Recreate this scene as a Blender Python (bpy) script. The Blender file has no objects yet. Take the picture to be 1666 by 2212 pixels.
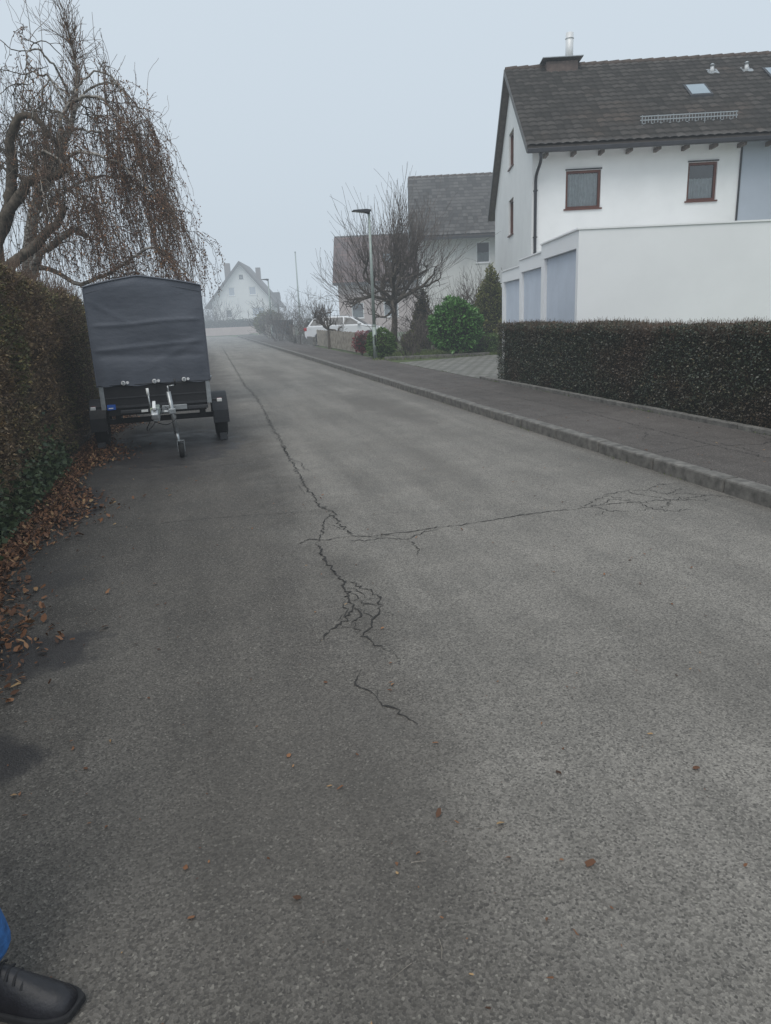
import bpy, math, random
import numpy as np
from mathutils import Matrix, Vector
rng=np.random.default_rng(11); random.seed(11)
sc=bpy.context.scene
A=math.atan(.25); CA,SA=math.cos(A),math.sin(A)
def RW(n,s,z=0.0):            # road frame (n across, s along) -> world
    return Vector((n*CA-s*SA, n*SA+s*CA, z))
# ------------------------------------------------------------------ node helpers
def newmat(name):
    m=bpy.data.materials.new(name); m.use_nodes=True
    nt=m.node_tree; b=nt.nodes['Principled BSDF']
    return m,nt,b
def setin(nt,sock,v):
    if isinstance(v,bpy.types.NodeSocket): nt.links.new(v,sock)
    else: sock.default_value=v
def mth(nt,op,a,b=None,clamp=False):
    n=nt.nodes.new('ShaderNodeMath'); n.operation=op; n.use_clamp=clamp
    setin(nt,n.inputs[0],a)
    if b is not None: setin(nt,n.inputs[1],b)
    return n.outputs[0]
def c4(c): return (c[0],c[1],c[2],1.0)
def mixc(nt,fac,a,b,mode='MIX'):
    n=nt.nodes.new('ShaderNodeMix'); n.data_type='RGBA'; n.blend_type=mode
    setin(nt,n.inputs[0],fac)
    setin(nt,n.inputs[6],c4(a) if isinstance(a,tuple) else a)
    setin(nt,n.inputs[7],c4(b) if isinstance(b,tuple) else b)
    return n.outputs[2]
def mrange(nt,v,a,b,c,d,smooth=False):
    n=nt.nodes.new('ShaderNodeMapRange'); n.clamp=True
    if smooth: n.interpolation_type='SMOOTHSTEP'
    setin(nt,n.inputs[0],v)
    for i,x in enumerate((a,b,c,d)): n.inputs[1+i].default_value=x
    return n.outputs[0]
def noise(nt,vec,scale,detail=3,rough=.55):
    n=nt.nodes.new('ShaderNodeTexNoise'); nt.links.new(vec,n.inputs['Vector'])
    n.inputs['Scale'].default_value=scale; n.inputs['Detail'].default_value=detail; n.inputs['Roughness'].default_value=rough
    return n.outputs[0]
def objco(nt): return nt.nodes.new('ShaderNodeTexCoord').outputs['Object']
def mapping(nt,vec,scale=(1,1,1),loc=(0,0,0),rot=(0,0,0)):
    n=nt.nodes.new('ShaderNodeMapping'); nt.links.new(vec,n.inputs[0])
    n.inputs['Location'].default_value=loc; n.inputs['Rotation'].default_value=rot; n.inputs['Scale'].default_value=scale
    return n.outputs[0]
def bump(nt,b,h,strength,dist):
    n=nt.nodes.new('ShaderNodeBump'); n.inputs['Strength'].default_value=strength; n.inputs['Distance'].default_value=dist
    nt.links.new(h,n.inputs['Height']); nt.links.new(n.outputs[0],b.inputs['Normal'])
def ramp(nt,fac,stops):
    n=nt.nodes.new('ShaderNodeValToRGB'); nt.links.new(fac,n.inputs[0])
    e=n.color_ramp.elements
    while len(e)<len(stops): e.new(.5)
    for i,(p,c) in enumerate(stops): e[i].position=p; e[i].color=c4(c)
    return n.outputs[0]
def smat(name,col,rough=.7,var=.12,scale=6,metal=0,bmp=0,bscale=60,spec=.5):
    m,nt,b=newmat(name); co=objco(nt)
    f=noise(nt,co,scale,5,.6)
    lo=tuple(max(0,x*(1-var*2)) for x in col); hi=tuple(min(1,x*(1+var*1.2)) for x in col)
    nt.links.new(ramp(nt,f,[(.3,lo),(.7,hi)]),b.inputs['Base Color'])
    b.inputs['Roughness'].default_value=rough; b.inputs['Metallic'].default_value=metal
    b.inputs['Specular IOR Level'].default_value=spec
    if bmp: bump(nt,b,noise(nt,co,bscale,4,.6),.6,bmp)
    return m
def attrmat(name,stops,rough=.55,patch=None,pscale=.8,trans=0,spec=.4,lo=.42,hi=.58,gain=1.0):
    """leaf / tile material: colour picked by per-face random attribute, shifted by patches in object space"""
    m,nt,b=newmat(name)
    sc_=lambda st:[(p,tuple(min(1,x*gain) for x in c)) for p,c in st]
    a=nt.nodes.new('ShaderNodeAttribute'); a.attribute_name='rnd'
    col=ramp(nt,a.outputs['Fac'],sc_(stops))
    if patch:
        f=mrange(nt,noise(nt,objco(nt),pscale,3),lo,hi,0,1)
        f2=mth(nt,'MULTIPLY',f,.85)
        col=mixc(nt,f2,col,ramp(nt,a.outputs['Fac'],sc_(patch)))
    nt.links.new(col,b.inputs['Base Color']); b.inputs['Roughness'].default_value=rough
    b.inputs['Specular IOR Level'].default_value=spec
    return m
# ------------------------------------------------------------------ mesh helpers
def link(o,parent=None):
    sc.collection.objects.link(o)
    if parent: o.parent=parent
    return o
def empty(name,loc=(0,0,0),rot=0):
    e=bpy.data.objects.new(name,None); e.location=loc; e.rotation_euler=(0,0,rot); e.empty_display_size=.3
    return link(e)
def npmesh(name,V,F,mat,parent=None,rnd=None,smooth=False):
    V=np.asarray(V,dtype=np.float32).reshape(-1,3); F=np.asarray(F,dtype=np.int32)
    k=F.shape[1]; me=bpy.data.meshes.new(name)
    me.vertices.add(len(V)); me.vertices.foreach_set('co',V.ravel())
    me.loops.add(F.size); me.loops.foreach_set('vertex_index',F.ravel())
    me.polygons.add(len(F)); me.polygons.foreach_set('loop_start',np.arange(0,F.size,k,dtype=np.int32))
    if smooth: me.polygons.foreach_set('use_smooth',np.ones(len(F),dtype=bool))
    me.update(calc_edges=True)
    if rnd is not None:
        at=me.attributes.new('rnd','FLOAT','FACE'); at.data.foreach_set('value',np.asarray(rnd,dtype=np.float32))
    me.materials.append(mat)
    return link(bpy.data.objects.new(name,me),parent)
def pymesh(name,V,F,mat,parent=None,smooth=False,bevel=0,solid=0):
    me=bpy.data.meshes.new(name); me.from_pydata([tuple(v) for v in V],[],F); me.update()
    me.materials.append(mat)
    if smooth:
        for p in me.polygons: p.use_smooth=True
    o=link(bpy.data.objects.new(name,me),parent)
    if solid:
        md=o.modifiers.new('s','SOLIDIFY'); md.thickness=solid; md.offset=0
    if bevel:
        md=o.modifiers.new('b','BEVEL'); md.width=bevel; md.segments=2; md.limit_method='ANGLE'
    return o
BF=[(0,3,2,1),(4,5,6,7),(0,1,5,4),(1,2,6,5),(2,3,7,6),(3,0,4,7)]
def bverts(x0,x1,y0,y1,z0,z1): return [(x0,y0,z0),(x1,y0,z0),(x1,y1,z0),(x0,y1,z0),(x0,y0,z1),(x1,y0,z1),(x1,y1,z1),(x0,y1,z1)]
def bx(name,x0,x1,y0,y1,z0,z1,mat,parent=None,bevel=0):
    return pymesh(name,bverts(x0,x1,y0,y1,z0,z1),BF,mat,parent,bevel=bevel)
def boxes(name,L,mat,parent=None,bevel=0):
    V=[];F=[]
    for b in L:
        k=len(V); V+=bverts(*b); F+=[tuple(i+k for i in f) for f in BF]
    return pymesh(name,V,F,mat,parent,bevel=bevel)
def prism(name,prof,a,b,axis,mat,parent=None,bevel=0,smooth=False):
    """extrude 2-D profile along axis ('x': prof=(y,z), 'y': prof=(x,z))"""
    n=len(prof)
    if axis=='x': V=[(a,p[0],p[1]) for p in prof]+[(b,p[0],p[1]) for p in prof]
    elif axis=='y': V=[(p[0],a,p[1]) for p in prof]+[(p[0],b,p[1]) for p in prof]
    else: V=[(p[0],p[1],a) for p in prof]+[(p[0],p[1],b) for p in prof]
    F=[tuple(range(n))[::-1],tuple(range(n,2*n))]+[(i,(i+1)%n,n+(i+1)%n,n+i) for i in range(n)]
    return pymesh(name,V,F,mat,parent,bevel=bevel,smooth=smooth)
def cyl(name,p0,p1,r0,r1,mat,parent=None,n=16,smooth=True,bevel=0):
    p0=Vector(p0);p1=Vector(p1);d=(p1-p0).normalized()
    ref=Vector((0,0,1)) if abs(d.z)<.9 else Vector((1,0,0))
    a=d.cross(ref).normalized();b=d.cross(a)
    V=[];F=[]
    for p,r in((p0,r0),(p1,r1)):
        for i in range(n):
            t=2*math.pi*i/n; V.append(p+a*math.cos(t)*r+b*math.sin(t)*r)
    F=[(i,(i+1)%n,n+(i+1)%n,n+i) for i in range(n)]+[tuple(range(n))[::-1],tuple(range(n,2*n))]
    o=pymesh(name,V,F,mat,parent,bevel=bevel)
    if smooth:
        for p in o.data.polygons:
            if len(p.vertices)==4: p.use_smooth=True
    return o
def tubes_arr(P,R,sides=4):
    P=np.asarray(P,float);R=np.asarray(R,float);T,K,_=P.shape
    t=np.gradient(P,axis=1); t/=np.linalg.norm(t,axis=2,keepdims=True)+1e-9
    mx=np.abs(t).max(axis=1); idx=mx.argmin(axis=1); ref=np.eye(3)[idx][:,None,:]
    n1=np.cross(t,ref); n1/=np.linalg.norm(n1,axis=2,keepdims=True)+1e-9; n2=np.cross(t,n1)
    a=np.arange(sides)*2*np.pi/sides
    V=P[:,:,None,:]+R[:,:,None,None]*(np.cos(a)[None,None,:,None]*n1[:,:,None,:]+np.sin(a)[None,None,:,None]*n2[:,:,None,:])
    b=(np.arange(T)*K*sides)[:,None,None]; k=(np.arange(K-1)*sides)[None,:,None]; s=np.arange(sides)[None,None,:]; s2=(s+1)%sides
    F=np.stack([b+k+s,b+k+s2,b+k+sides+s2,b+k+sides+s],-1).reshape(-1,4)
    return V.reshape(-1,3),F
def tubes(name,P,R,mat,parent=None,sides=4,smooth=True):
    V,F=tubes_arr(P,R,sides); return npmesh(name,V,F,mat,parent,smooth=smooth)
def catmull(pts,K):
    p=[Vector(q) for q in pts]; p=[p[0]*2-p[1]]+p+[p[-1]*2-p[-2]]; m=len(p)-3; out=[]
    for i in range(K):
        x=i/(K-1)*m; j=min(int(x),m-1); u=x-j; a,b,c,d=p[j:j+4]
        out.append(.5*((2*b)+(c-a)*u+(2*a-5*b+4*c-d)*u*u+(3*b-a-3*c+d)*u**3))
    return np.array([list(v) for v in out])
def unit(v): return v/(np.linalg.norm(v,axis=-1,keepdims=True)+1e-9)
def leaves_arr(P,N,size,wid=.55,align=.5,down=0.0):
    n=len(P); r=rng.normal(size=(n,3)); d=unit(unit(r)*(1-align)+N*align+np.array([0,0,-down]))
    s=unit(np.cross(d,rng.normal(size=(n,3)))); L=size*(rng.uniform(.6,1.25,size=(n,1)))
    nn=np.cross(d,s)
    v0=P; v1=P+d*L*.45+s*L*wid*.5+nn*L*.08; v2=P+d*L; v3=P+d*L*.45-s*L*wid*.5+nn*L*.08
    V=np.stack([v0,v1,v2,v3],1).reshape(-1,3); F=np.arange(4*n).reshape(-1,4)
    return V,F
def leaves(name,P,N,size,mat,parent=None,wid=.55,align=.5,down=0.,rnd=None):
    V,F=leaves_arr(P,N,size,wid,align,down)
    return npmesh(name,V,F,mat,parent,rnd=rng.random(len(F)) if rnd is None else rnd)
def lump(P,seed=0,fr=1.0):
    x,y,z=P[:,0]*fr,P[:,1]*fr,P[:,2]*fr; s=seed*1.7
    return (np.sin(2.1*x+1.3*y+s)+np.sin(3.7*y-2.2*z+s*2)+np.sin(4.9*z+3.1*x+s*3)+.7*np.sin(7.7*x-6.1*y+s)+.7*np.sin(8.3*z+5.5*y-s))/4.4
# ------------------------------------------------------------------ materials
def asphalt(name,light,dark,road=True):
    m,nt,b=newmat(name); co=objco(nt)
    sx=nt.nodes.new('ShaderNodeSeparateXYZ'); nt.links.new(co,sx.inputs[0]); X,Y=sx.outputs[0],sx.outputs[1]
    big=noise(nt,co,.55,4,.6); med=noise(nt,co,3.0,5,.65)
    streak=noise(nt,mapping(nt,co,scale=(1.5,.16,1)),1.3,4,.6)
    if road:
        np_=mth(nt,'ADD',X,mth(nt,'MULTIPLY',mth(nt,'SUBTRACT',noise(nt,co,1.1,5,.65),.5),1.1))
        L=mrange(nt,np_,.30,1.20,1.0,0,True)
        nearf=mrange(nt,Y,2.0,8.0,.75,1.0,True)          # parking strip is dirtier further along
        L=mth(nt,'MULTIPLY',L,nearf)
        col=mixc(nt,L,light,dark)
        E=mrange(nt,np_,3.7,4.25,0,.35,True); col=mixc(nt,E,col,dark)
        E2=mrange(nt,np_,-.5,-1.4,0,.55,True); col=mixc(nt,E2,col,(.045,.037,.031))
    else:
        col=mixc(nt,mrange(nt,med,.35,.65,0,1),light,dark)
    mul=mth(nt,'MULTIPLY',mrange(nt,streak,.36,.62,.80,1.06),mrange(nt,big,.3,.7,.84,1.12))
    mul=mth(nt,'MULTIPLY',mul,mrange(nt,med,.3,.7,.86,1.1))
    v=nt.nodes.new('ShaderNodeTexVoronoi'); nt.links.new(co,v.inputs['Vector']); v.inputs['Scale'].default_value=145
    vs=nt.nodes.new('ShaderNodeSeparateColor'); nt.links.new(v.outputs['Color'],vs.inputs[0])
    agg=mth(nt,'MULTIPLY',mrange(nt,vs.outputs[0],0,1,.66,1.30),mrange(nt,noise(nt,co,260,2),.3,.7,.82,1.18))
    tot=mth(nt,'MULTIPLY',mul,agg)
    mc=nt.nodes.new('ShaderNodeCombineColor')
    for i in range(3): nt.links.new(tot,mc.inputs[i])
    col=mixc(nt,1.0,col,mc.outputs[0],'MULTIPLY')
    st=mth(nt,'GREATER_THAN',vs.outputs[1],.95)
    col=mixc(nt,mth(nt,'MULTIPLY',st,.24),col,(.46,.43,.37))
    dk=mth(nt,'GREATER_THAN',vs.outputs[2],.86); col=mixc(nt,mth(nt,'MULTIPLY',dk,.5),col,(.045,.042,.04))
    rough=mrange(nt,med,.3,.7,.72,.92)
    if road:
        wet_dark=None  # damp patches and plain dark areas, darker and smoother than the strip
        for (cn,cs,rn,rs,st_) in [(-1.10,3.70,.55,.33,1),(-1.02,2.7,.30,.24,1),(-.55,9.9,1.1,1.7,1),(-1.25,7.0,.30,.9,1),(-.6,8.4,1.2,1.1,.55),(-1.1,4.9,.35,.5,.6),(-1.0,1.9,.35,.5,.5)]:
            q=mapping(nt,co,scale=(1/rn,1/rs,0),loc=(-cn/rn,-cs/rs,0))
            ln=nt.nodes.new('ShaderNodeVectorMath'); ln.operation='LENGTH'; nt.links.new(q,ln.inputs[0])
            dd=mth(nt,'ADD',ln.outputs['Value'],mth(nt,'MULTIPLY',mth(nt,'SUBTRACT',noise(nt,co,4.5,5,.6),.5),1.3))
            w=mrange(nt,dd,.65 if st_==1 else .2,1.05,st_,0,True)
            wet_dark=w if wet_dark is None else mth(nt,'MAXIMUM',wet_dark,w)
        col=mixc(nt,mth(nt,'MULTIPLY',wet_dark,.75),col,(.03,.028,.03))
        rough=mth(nt,'SUBTRACT',rough,mth(nt,'MULTIPLY',wet_dark,.25))
        for (cn,cs,rn,rs,a) in [(3.2,12.3,.6,3.2,.6),(2.0,22,.55,5.,.5),(3.3,20,.35,4,.3),(2.3,8.0,.5,1.8,.25),(.2,2.2,.9,.8,.3),(2.2,2.4,.8,.5,.15)]:
            q=mapping(nt,co,scale=(1/rn,1/rs,0),loc=(-cn/rn,-cs/rs,0))
            ln=nt.nodes.new('ShaderNodeVectorMath'); ln.operation='LENGTH'; nt.links.new(q,ln.inputs[0])
            dd=mth(nt,'ADD',ln.outputs['Value'],mth(nt,'MULTIPLY',mth(nt,'SUBTRACT',noise(nt,co,1.5,4,.6),.5),1.2))
            col=mixc(nt,mrange(nt,dd,.2,1.2,a,0,True),col,dark)
    nt.links.new(col,b.inputs['Base Color']); setin(nt,b.inputs['Roughness'],rough)
    b.inputs['Specular IOR Level'].default_value=.3
    bump(nt,b,v.outputs['Distance'],.5,.004)
    return m
M_road=asphalt('asphalt_road',(.226,.210,.187),(.104,.094,.083))
M_walk=asphalt('asphalt_walk',(.130,.114,.103),(.092,.080,.072),False)
M_kerb=smat('kerb_stone',(.165,.155,.14),.85,.28,9,bmp=.004,bscale=120)
M_crack=smat('crack_fill',(.032,.030,.028),.95,.1)
M_earth=smat('soil',(.06,.045,.032),.95,.3,5,bmp=.02,bscale=20)
M_grass=smat('lawn',(.09,.12,.04),.9,.35,3,bmp=.02,bscale=40)
M_plaster=smat('white_plaster',(.80,.80,.79),.9,.025,1.2,bmp=.004,bscale=45)
M_plaster2=smat('old_plaster',(.66,.65,.63),.9,.06,1.5,bmp=.004,bscale=30)
M_plaster3=smat('pink_plaster',(.50,.40,.37),.9,.06,1.0)
M_greywall=smat('grey_wall',(.42,.46,.52),.85,.03,1)
M_white=smat('white_paint',(.82,.82,.82),.6,.02,2)
M_garage=smat('garage_plaster',(.87,.87,.87),.8,.02,.8,bmp=.002,bscale=60)
M_door=smat('garage_door_paint',(.54,.59,.67),.5,.04,2)
M_brown=smat('brown_frame',(.11,.033,.02),.45,.15,5)
M_dkmetal=smat('dark_metal',(.05,.05,.055),.45,.1,5,metal=.6)
M_zinc=smat('galvanised',(.40,.42,.43),.42,.1,20,metal=.75)
M_greymet=smat('lamp_metal',(.33,.38,.35),.5,.08,8,metal=.3)
M_black=smat('black_steel',(.014,.014,.016),.5,.15,8)
M_rubber=smat('rubber',(.018,.018,.018),.85,.2,20,bmp=.002,bscale=80)
M_plastic=smat('dark_plastic',(.035,.036,.04),.6,.1,10)
M_soffit=smat('soffit_wood',(.13,.105,.09),.7,.15,6)
M_copper=smat('chimney_cladding',(.13,.09,.075),.6,.2,6)
M_steel=smat('flue_steel',(.75,.75,.75),.5,.05,4,metal=.2)
M_bark=smat('bark',(.11,.09,.07),.95,.35,12,bmp=.01,bscale=40)
M_twig=smat('twig_brown',(.15,.10,.07),.9,.3,4)
M_twiggrey=smat('twig_grey',(.13,.105,.09),.9,.3,4)
M_wood=smat('weathered_wood',(.34,.30,.25),.9,.25,6)
M_curtain=smat('curtain',(.70,.70,.70),.9,.1,9)
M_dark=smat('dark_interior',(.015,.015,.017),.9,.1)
M_paper=smat('white_label',(.75,.76,.74),.6,.03)
M_blue=smat('blue_label',(.02,.10,.42),.5,.05)
M_red=smat('red_lens',(.45,.01,.01),.2,.05)
M_clear=smat('clear_lens',(.60,.60,.58),.2,.05)
M_carpaint=smat('car_paint',(.74,.75,.77),.25,.01,1)
M_jeans=smat('denim',(.03,.12,.32),.9,.25,40,bmp=.003,bscale=200)
M_shoe=smat('shoe_leather',(.014,.014,.018),.5,.25,20,bmp=.003,bscale=60)
M_sole=smat('shoe_sole',(.02,.02,.022),.85,.2,20)
M_skin=smat('skin',(.55,.33,.24),.55,.05,10)
M_hair=smat('hair',(.05,.03,.02),.7,.2,30)
M_jacket=smat('jacket_cloth',(.035,.04,.05),.85,.2,15,bmp=.004,bscale=30)
def birchbark():
    m,nt,b=newmat('birch_bark'); co=objco(nt)
    f=noise(nt,mapping(nt,co,scale=(3,3,12)),1.6,5,.7); g=noise(nt,co,2.2,4,.6)
    col=ramp(nt,f,[(.42,(.08,.065,.055)),(.56,(.48,.45,.41))])
    col=mixc(nt,mrange(nt,g,.45,.6,0,.6),col,(.15,.125,.095))
    nt.links.new(col,b.inputs['Base Color']); b.inputs['Roughness'].default_value=.9; bump(nt,b,f,.6,.01); return m
M_birch=birchbark()
def glassmat():
    m=bpy.data.materials.new('window_glass'); m.use_nodes=True; nt=m.node_tree; nt.nodes.clear()
    o=nt.nodes.new('ShaderNodeOutputMaterial'); t=nt.nodes.new('ShaderNodeBsdfTransparent'); t.inputs[0].default_value=(.7,.75,.76,1)
    g=nt.nodes.new('ShaderNodeBsdfGlossy'); g.inputs['Roughness'].default_value=.03
    fr=nt.nodes.new('ShaderNodeFresnel'); fr.inputs[0].default_value=1.7
    nz=noise(nt,objco(nt),.7,2); f=mth(nt,'ADD',fr.outputs[0],mth(nt,'MULTIPLY',nz,.10))
    mx=nt.nodes.new('ShaderNodeMixShader'); nt.links.new(f,mx.inputs[0]); nt.links.new(t.outputs[0],mx.inputs[1]); nt.links.new(g.outputs[0],mx.inputs[2]); nt.links.new(mx.outputs[0],o.inputs[0]); return m
M_glass=glassmat()
M_carglass=smat('car_glass',(.02,.025,.03),.08,.1,3)
def fabric():
    m,nt,b=newmat('tarpaulin'); co=objco(nt)
    f=noise(nt,co,3,5,.6); col=ramp(nt,f,[(.3,(.082,.092,.114)),(.7,(.104,.114,.137))])
    nt.links.new(col,b.inputs['Base Color']); b.inputs['Roughness'].default_value=.55; b.inputs['Specular IOR Level'].default_value=.35
    f2=noise(nt,mapping(nt,co,scale=(1,1,2.2)),2.5,5,.55); bump(nt,b,f2,.4,.04); return m
M_tarp=fabric()
def paver():
    m,nt,b=newmat('paver_blocks'); co=objco(nt)
    br=nt.nodes.new('ShaderNodeTexBrick'); nt.links.new(mapping(nt,co,rot=(0,0,math.radians(40))),br.inputs['Vector'])
    br.inputs['Scale'].default_value=1; br.inputs['Mortar Size'].default_value=.02; br.inputs['Brick Width'].default_value=.3; br.inputs['Row Height'].default_value=.3
    br.inputs['Color1'].default_value=(.26,.25,.23,1);br.inputs['Color2'].default_value=(.18,.175,.16,1);br.inputs['Mortar'].default_value=(.05,.055,.035,1)
    nt.links.new(mixc(nt,mrange(nt,noise(nt,co,2,5),.35,.65,0,.4),br.outputs[0],(.13,.125,.10)),b.inputs['Base Color']); b.inputs['Roughness'].default_value=.85
    bump(nt,b,mth(nt,'SUBTRACT',1.0,br.outputs['Fac']),.6,.01); return m
M_paver=paver()
M_tile=attrmat('roof_tiles_dark',[(0,(.036,.033,.030)),(.5,(.060,.054,.050)),(1,(.088,.079,.073))],.75,[(0,(.06,.05,.043)),(1,(.13,.09,.068))],.35,lo=.54,hi=.74)
M_tile2=attrmat('roof_tiles_grey',[(0,(.065,.060,.057)),(1,(.15,.14,.132))],.8)
M_tile3=attrmat('roof_tiles_brown',[(0,(.085,.038,.028)),(1,(.17,.082,.062))],.8)
M_hedgeL=attrmat('hedge_leaves_mixed',[(0,(.03,.036,.014)),(.5,(.062,.064,.024)),(.85,(.105,.092,.034)),(1,(.19,.14,.05))],.5,[(0,(.06,.042,.024)),(.6,(.12,.076,.042)),(1,(.18,.115,.06))],.9,gain=2.0,lo=.44,hi=.60)
M_hedgeR=attrmat('hedge_leaves_dark',[(0,(.015,.021,.013)),(.6,(.034,.044,.028)),(.9,(.058,.066,.038)),(1,(.12,.09,.05))],.36,[(0,(.04,.028,.02)),(1,(.09,.058,.04))],.8,spec=.55,lo=.46,hi=.68,gain=1.4)
M_laurel=attrmat('laurel_leaves',[(0,(.025,.07,.015)),(1,(.075,.18,.04))],.35,gain=1.4)
M_yew=attrmat('yew_foliage',[(0,(.035,.045,.012)),(.7,(.08,.085,.022)),(1,(.13,.115,.04))],.7,gain=1.8)
M_shrub=attrmat('shrub_leaves',[(0,(.025,.065,.01)),(1,(.085,.14,.028))],.5,gain=1.4)
M_conif=attrmat('conifer_foliage',[(0,(.055,.05,.018)),(1,(.15,.12,.05))],.8,gain=1.6)
M_redleaf=attrmat('red_leaves',[(0,(.14,.015,.02)),(1,(.30,.04,.05))],.6)
M_rust=attrmat('rust_leaves',[(0,(.10,.05,.033)),(.7,(.19,.095,.06)),(1,(.34,.18,.07))],.7)
M_litter=attrmat('leaf_litter',[(0,(.05,.024,.013)),(.5,(.15,.066,.032)),(.85,(.26,.12,.055)),(1,(.38,.25,.12))],.7)
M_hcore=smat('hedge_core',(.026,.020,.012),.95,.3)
M_grassb=attrmat('grass_blades',[(0,(.05,.085,.018)),(1,(.16,.19,.055))],.7)

# ------------------------------------------------------------------ ground, road, pavement
def grid_sheet(name,n0,n1,s0,s1,z,mat,rot=A,loc=(0,0,0)):
    o=pymesh(name,[(n0,s0,z),(n1,s0,z),(n1,s1,z),(n0,s1,z)],[(0,1,2,3)],mat); o.rotation_euler=(0,0,rot); o.location=loc; return o
pymesh('ground',[(-420,-420,-.03),(420,-420,-.03),(420,420,-.03),(-420,420,-.03)],[(0,1,2,3)],M_grass)
rv=[(-1.7,-12),(4.25,-12),(4.25,74),(-1.7,62)]
Vr=[(x,y,0) for x,y in rv]+[(3.4,79,0),(-1.7,82,0),(-40,84,0),(-40,72,0),(-8,70,0)]
ro=pymesh('road',Vr,[(0,1,2,3),(3,2,4,5,6,7,8)],M_road); ro.rotation_euler=(0,0,A)
grid_sheet('garden_ground',6.0,70,-12,110,.085,M_grass)
so=boxes('sidewalk',[(4.375,6.02,-12,74,-.02,.115)],M_walk); so.rotation_euler=(0,0,A)
def jits(a): return random.uniform(-a,a)
kb=[];s=-11.0
while s<73.5:
    L=1.0; g=.008; a=jits(.005); b=jits(.004)
    kb.append((4.22+a,4.372+a,s+g,s+L-g,-.05,.124+b)); s+=L
ko=boxes('kerb',kb,M_kerb,bevel=.018); ko.rotation_euler=(0,0,A)
kb=[];s=0.
while s<14.2:
    kb.append((6.03+jits(.004),6.13,s+.004,s+.996,-.02,.17+jits(.006))); s+=1.0
k2=boxes('garden_edging',kb,M_kerb,bevel=.008); k2.rotation_euler=(0,0,A)
sd=grid_sheet('verge',-8,-1.62,-12,62,.004,M_earth)
dv=pymesh('driveway',[tuple(RW(6.02,14.5,.121)),tuple(RW(6.02,21.6,.121)),(3.9,24.2,.121),(3.95,13.45,.121)],[(0,1,2,3)],M_paver)
def ragged(pts,step=.035,jit=.014,iters=1):
    out=[]
    for a,b in zip(pts[:-1],pts[1:]):
        a=np.array(a);b=np.array(b);L=np.linalg.norm(b-a);k=max(1,int(L/step))
        for i in range(k):
            t=i/k; out.append(a+(b-a)*t+(rng.normal(size=2)*jit*(1 if i else .4)))
    out.append(np.array(pts[-1])); return out
CV=[];CF=[]
def crack(pts,w,jit=.014,z=.004,taper=True):
    pts=[(p[0]/100,p[1]/100) for p in pts]; q=ragged(pts,.022,jit*.8); n=len(q); k=len(CV)
    for i,p in enumerate(q):
        d=q[min(i+1,n-1)]-q[max(i-1,0)]; d=d/(np.linalg.norm(d)+1e-6); nn=np.array([-d[1],d[0]])
        e=min(1,(min(i,n-1-i)+.8)/5) if taper else 1
        ww=w*.78*e*random.uniform(.25,1.5)*.5
        CV.append((p[0]+nn[0]*ww,p[1]+nn[1]*ww,z)); CV.append((p[0]-nn[0]*ww,p[1]-nn[1]*ww,z))
    for i in range(n-1): a=k+2*i; CF.append((a,a+1,a+3,a+2))
crack([(166,4688),(124,2443),(111,1821),(116,1633),(110,1321),(101,1083),(98,925),(94,847)],.014,.03)
crack([(98,925),(94,847),(93,770),(91,702),(90,661),(91,626),(90,597),(97,573),(97,547),(97,520),(99,502)],.014,.02)
crack([(94,830),(103,800),(101,770),(106,740)],.007); crack([(91,700),(84,680),(85,650),(90,640)],.006)
crack([(97,573),(85,545),(80,523),(74,504),(70,497)],.011); crack([(85,545),(93,530),(97,520)],.008)
crack([(56,496),(67,507),(77,499),(88,502),(100,502),(111,495),(130,497),(142,495),(163,498),(185,497),(210,500),(239,504),(264,505),(283,502)],.013,.008)
crack([(283,502),(311,507),(339,503),(370,497),(406,498),(422,480)],.009,.02)
crack([(88,495),(106,487),(123,486),(135,479),(151,491),(165,494)],.009); crack([(111,495),(116,488),(125,494),(131,486)],.006)
crack([(135,479),(137,467),(135,451),(131,442)],.008); crack([(135,455),(144,452)],.006)
for pts in ([(283,502),(301,512),(331,532),(353,540),(373,534),(377,514),(407,530)],[(339,503),(340,479),(349,468),(372,462)],[(301,512),(305,490),(322,478)],[(311,507),(326,520),(339,503)],[(331,532),(339,503)],[(353,540),(358,520),(370,497)],[(340,479),(360,485),(370,497),(390,485),(402,490)],[(373,534),(390,545),(412,545)],[(322,478),(340,479)],[(377,514),(395,510),(406,498)],[(305,490),(290,480)]): crack(pts,.008,.02)
crack([(70,497),(71,483),(70,465),(70,450),(71,440),(72,424),(74,414),(72,400),(71,380),(71,371),(66,360),(60,352),(53,344),(49,337),(43,329)],.015)
crack([(74,414),(80,405),(85,392),(88,380),(86,369),(84,359),(79,353),(75,342),(66,331),(69,326),(71,318),(77,310)],.012)
crack([(71,380),(77,378),(83,379),(90,378)],.009); crack([(71,371),(73,358),(66,350),(66,342),(67,333)],.012)
crack([(79,353),(76,362),(71,371)],.010); crack([(53,344),(60,346),(66,341)],.010); crack([(60,352),(66,366),(68,380)],.010)
crack([(72,395),(76,388),(74,380),(80,372),(84,362)],.008); crack([(71,371),(78,370),(86,369)],.008)
crack([(74,400),(79,394),(80,380)],.007); crack([(84,359),(90,352)],.006); crack([(77,310),(79,300),(77,294)],.006)
crack([(58,296),(56,290),(53,283),(57,278),(58.7,272.5),(60,264),(64,258.6),(67,252),(70.4,243.7)],.011,.008)
crack([(48,281),(53,283)],.006); crack([(57,278),(61,274),(59,268)],.006); crack([(58,296),(54,293)],.005,.006)
crack([(12,328.6),(17,329),(24,333)],.008); crack([(5,322),(12,328)],.004)
crack([(-86,604),(-60,598),(-23,599),(20,594),(60,588),(90,583)],.006,.01)
crack([(-125,829),(-60,826),(16,827),(60,835)],.007,.01)
crack([(150,1500),(240,1490),(330,1510),(420,1500)],.008,.015)
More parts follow.
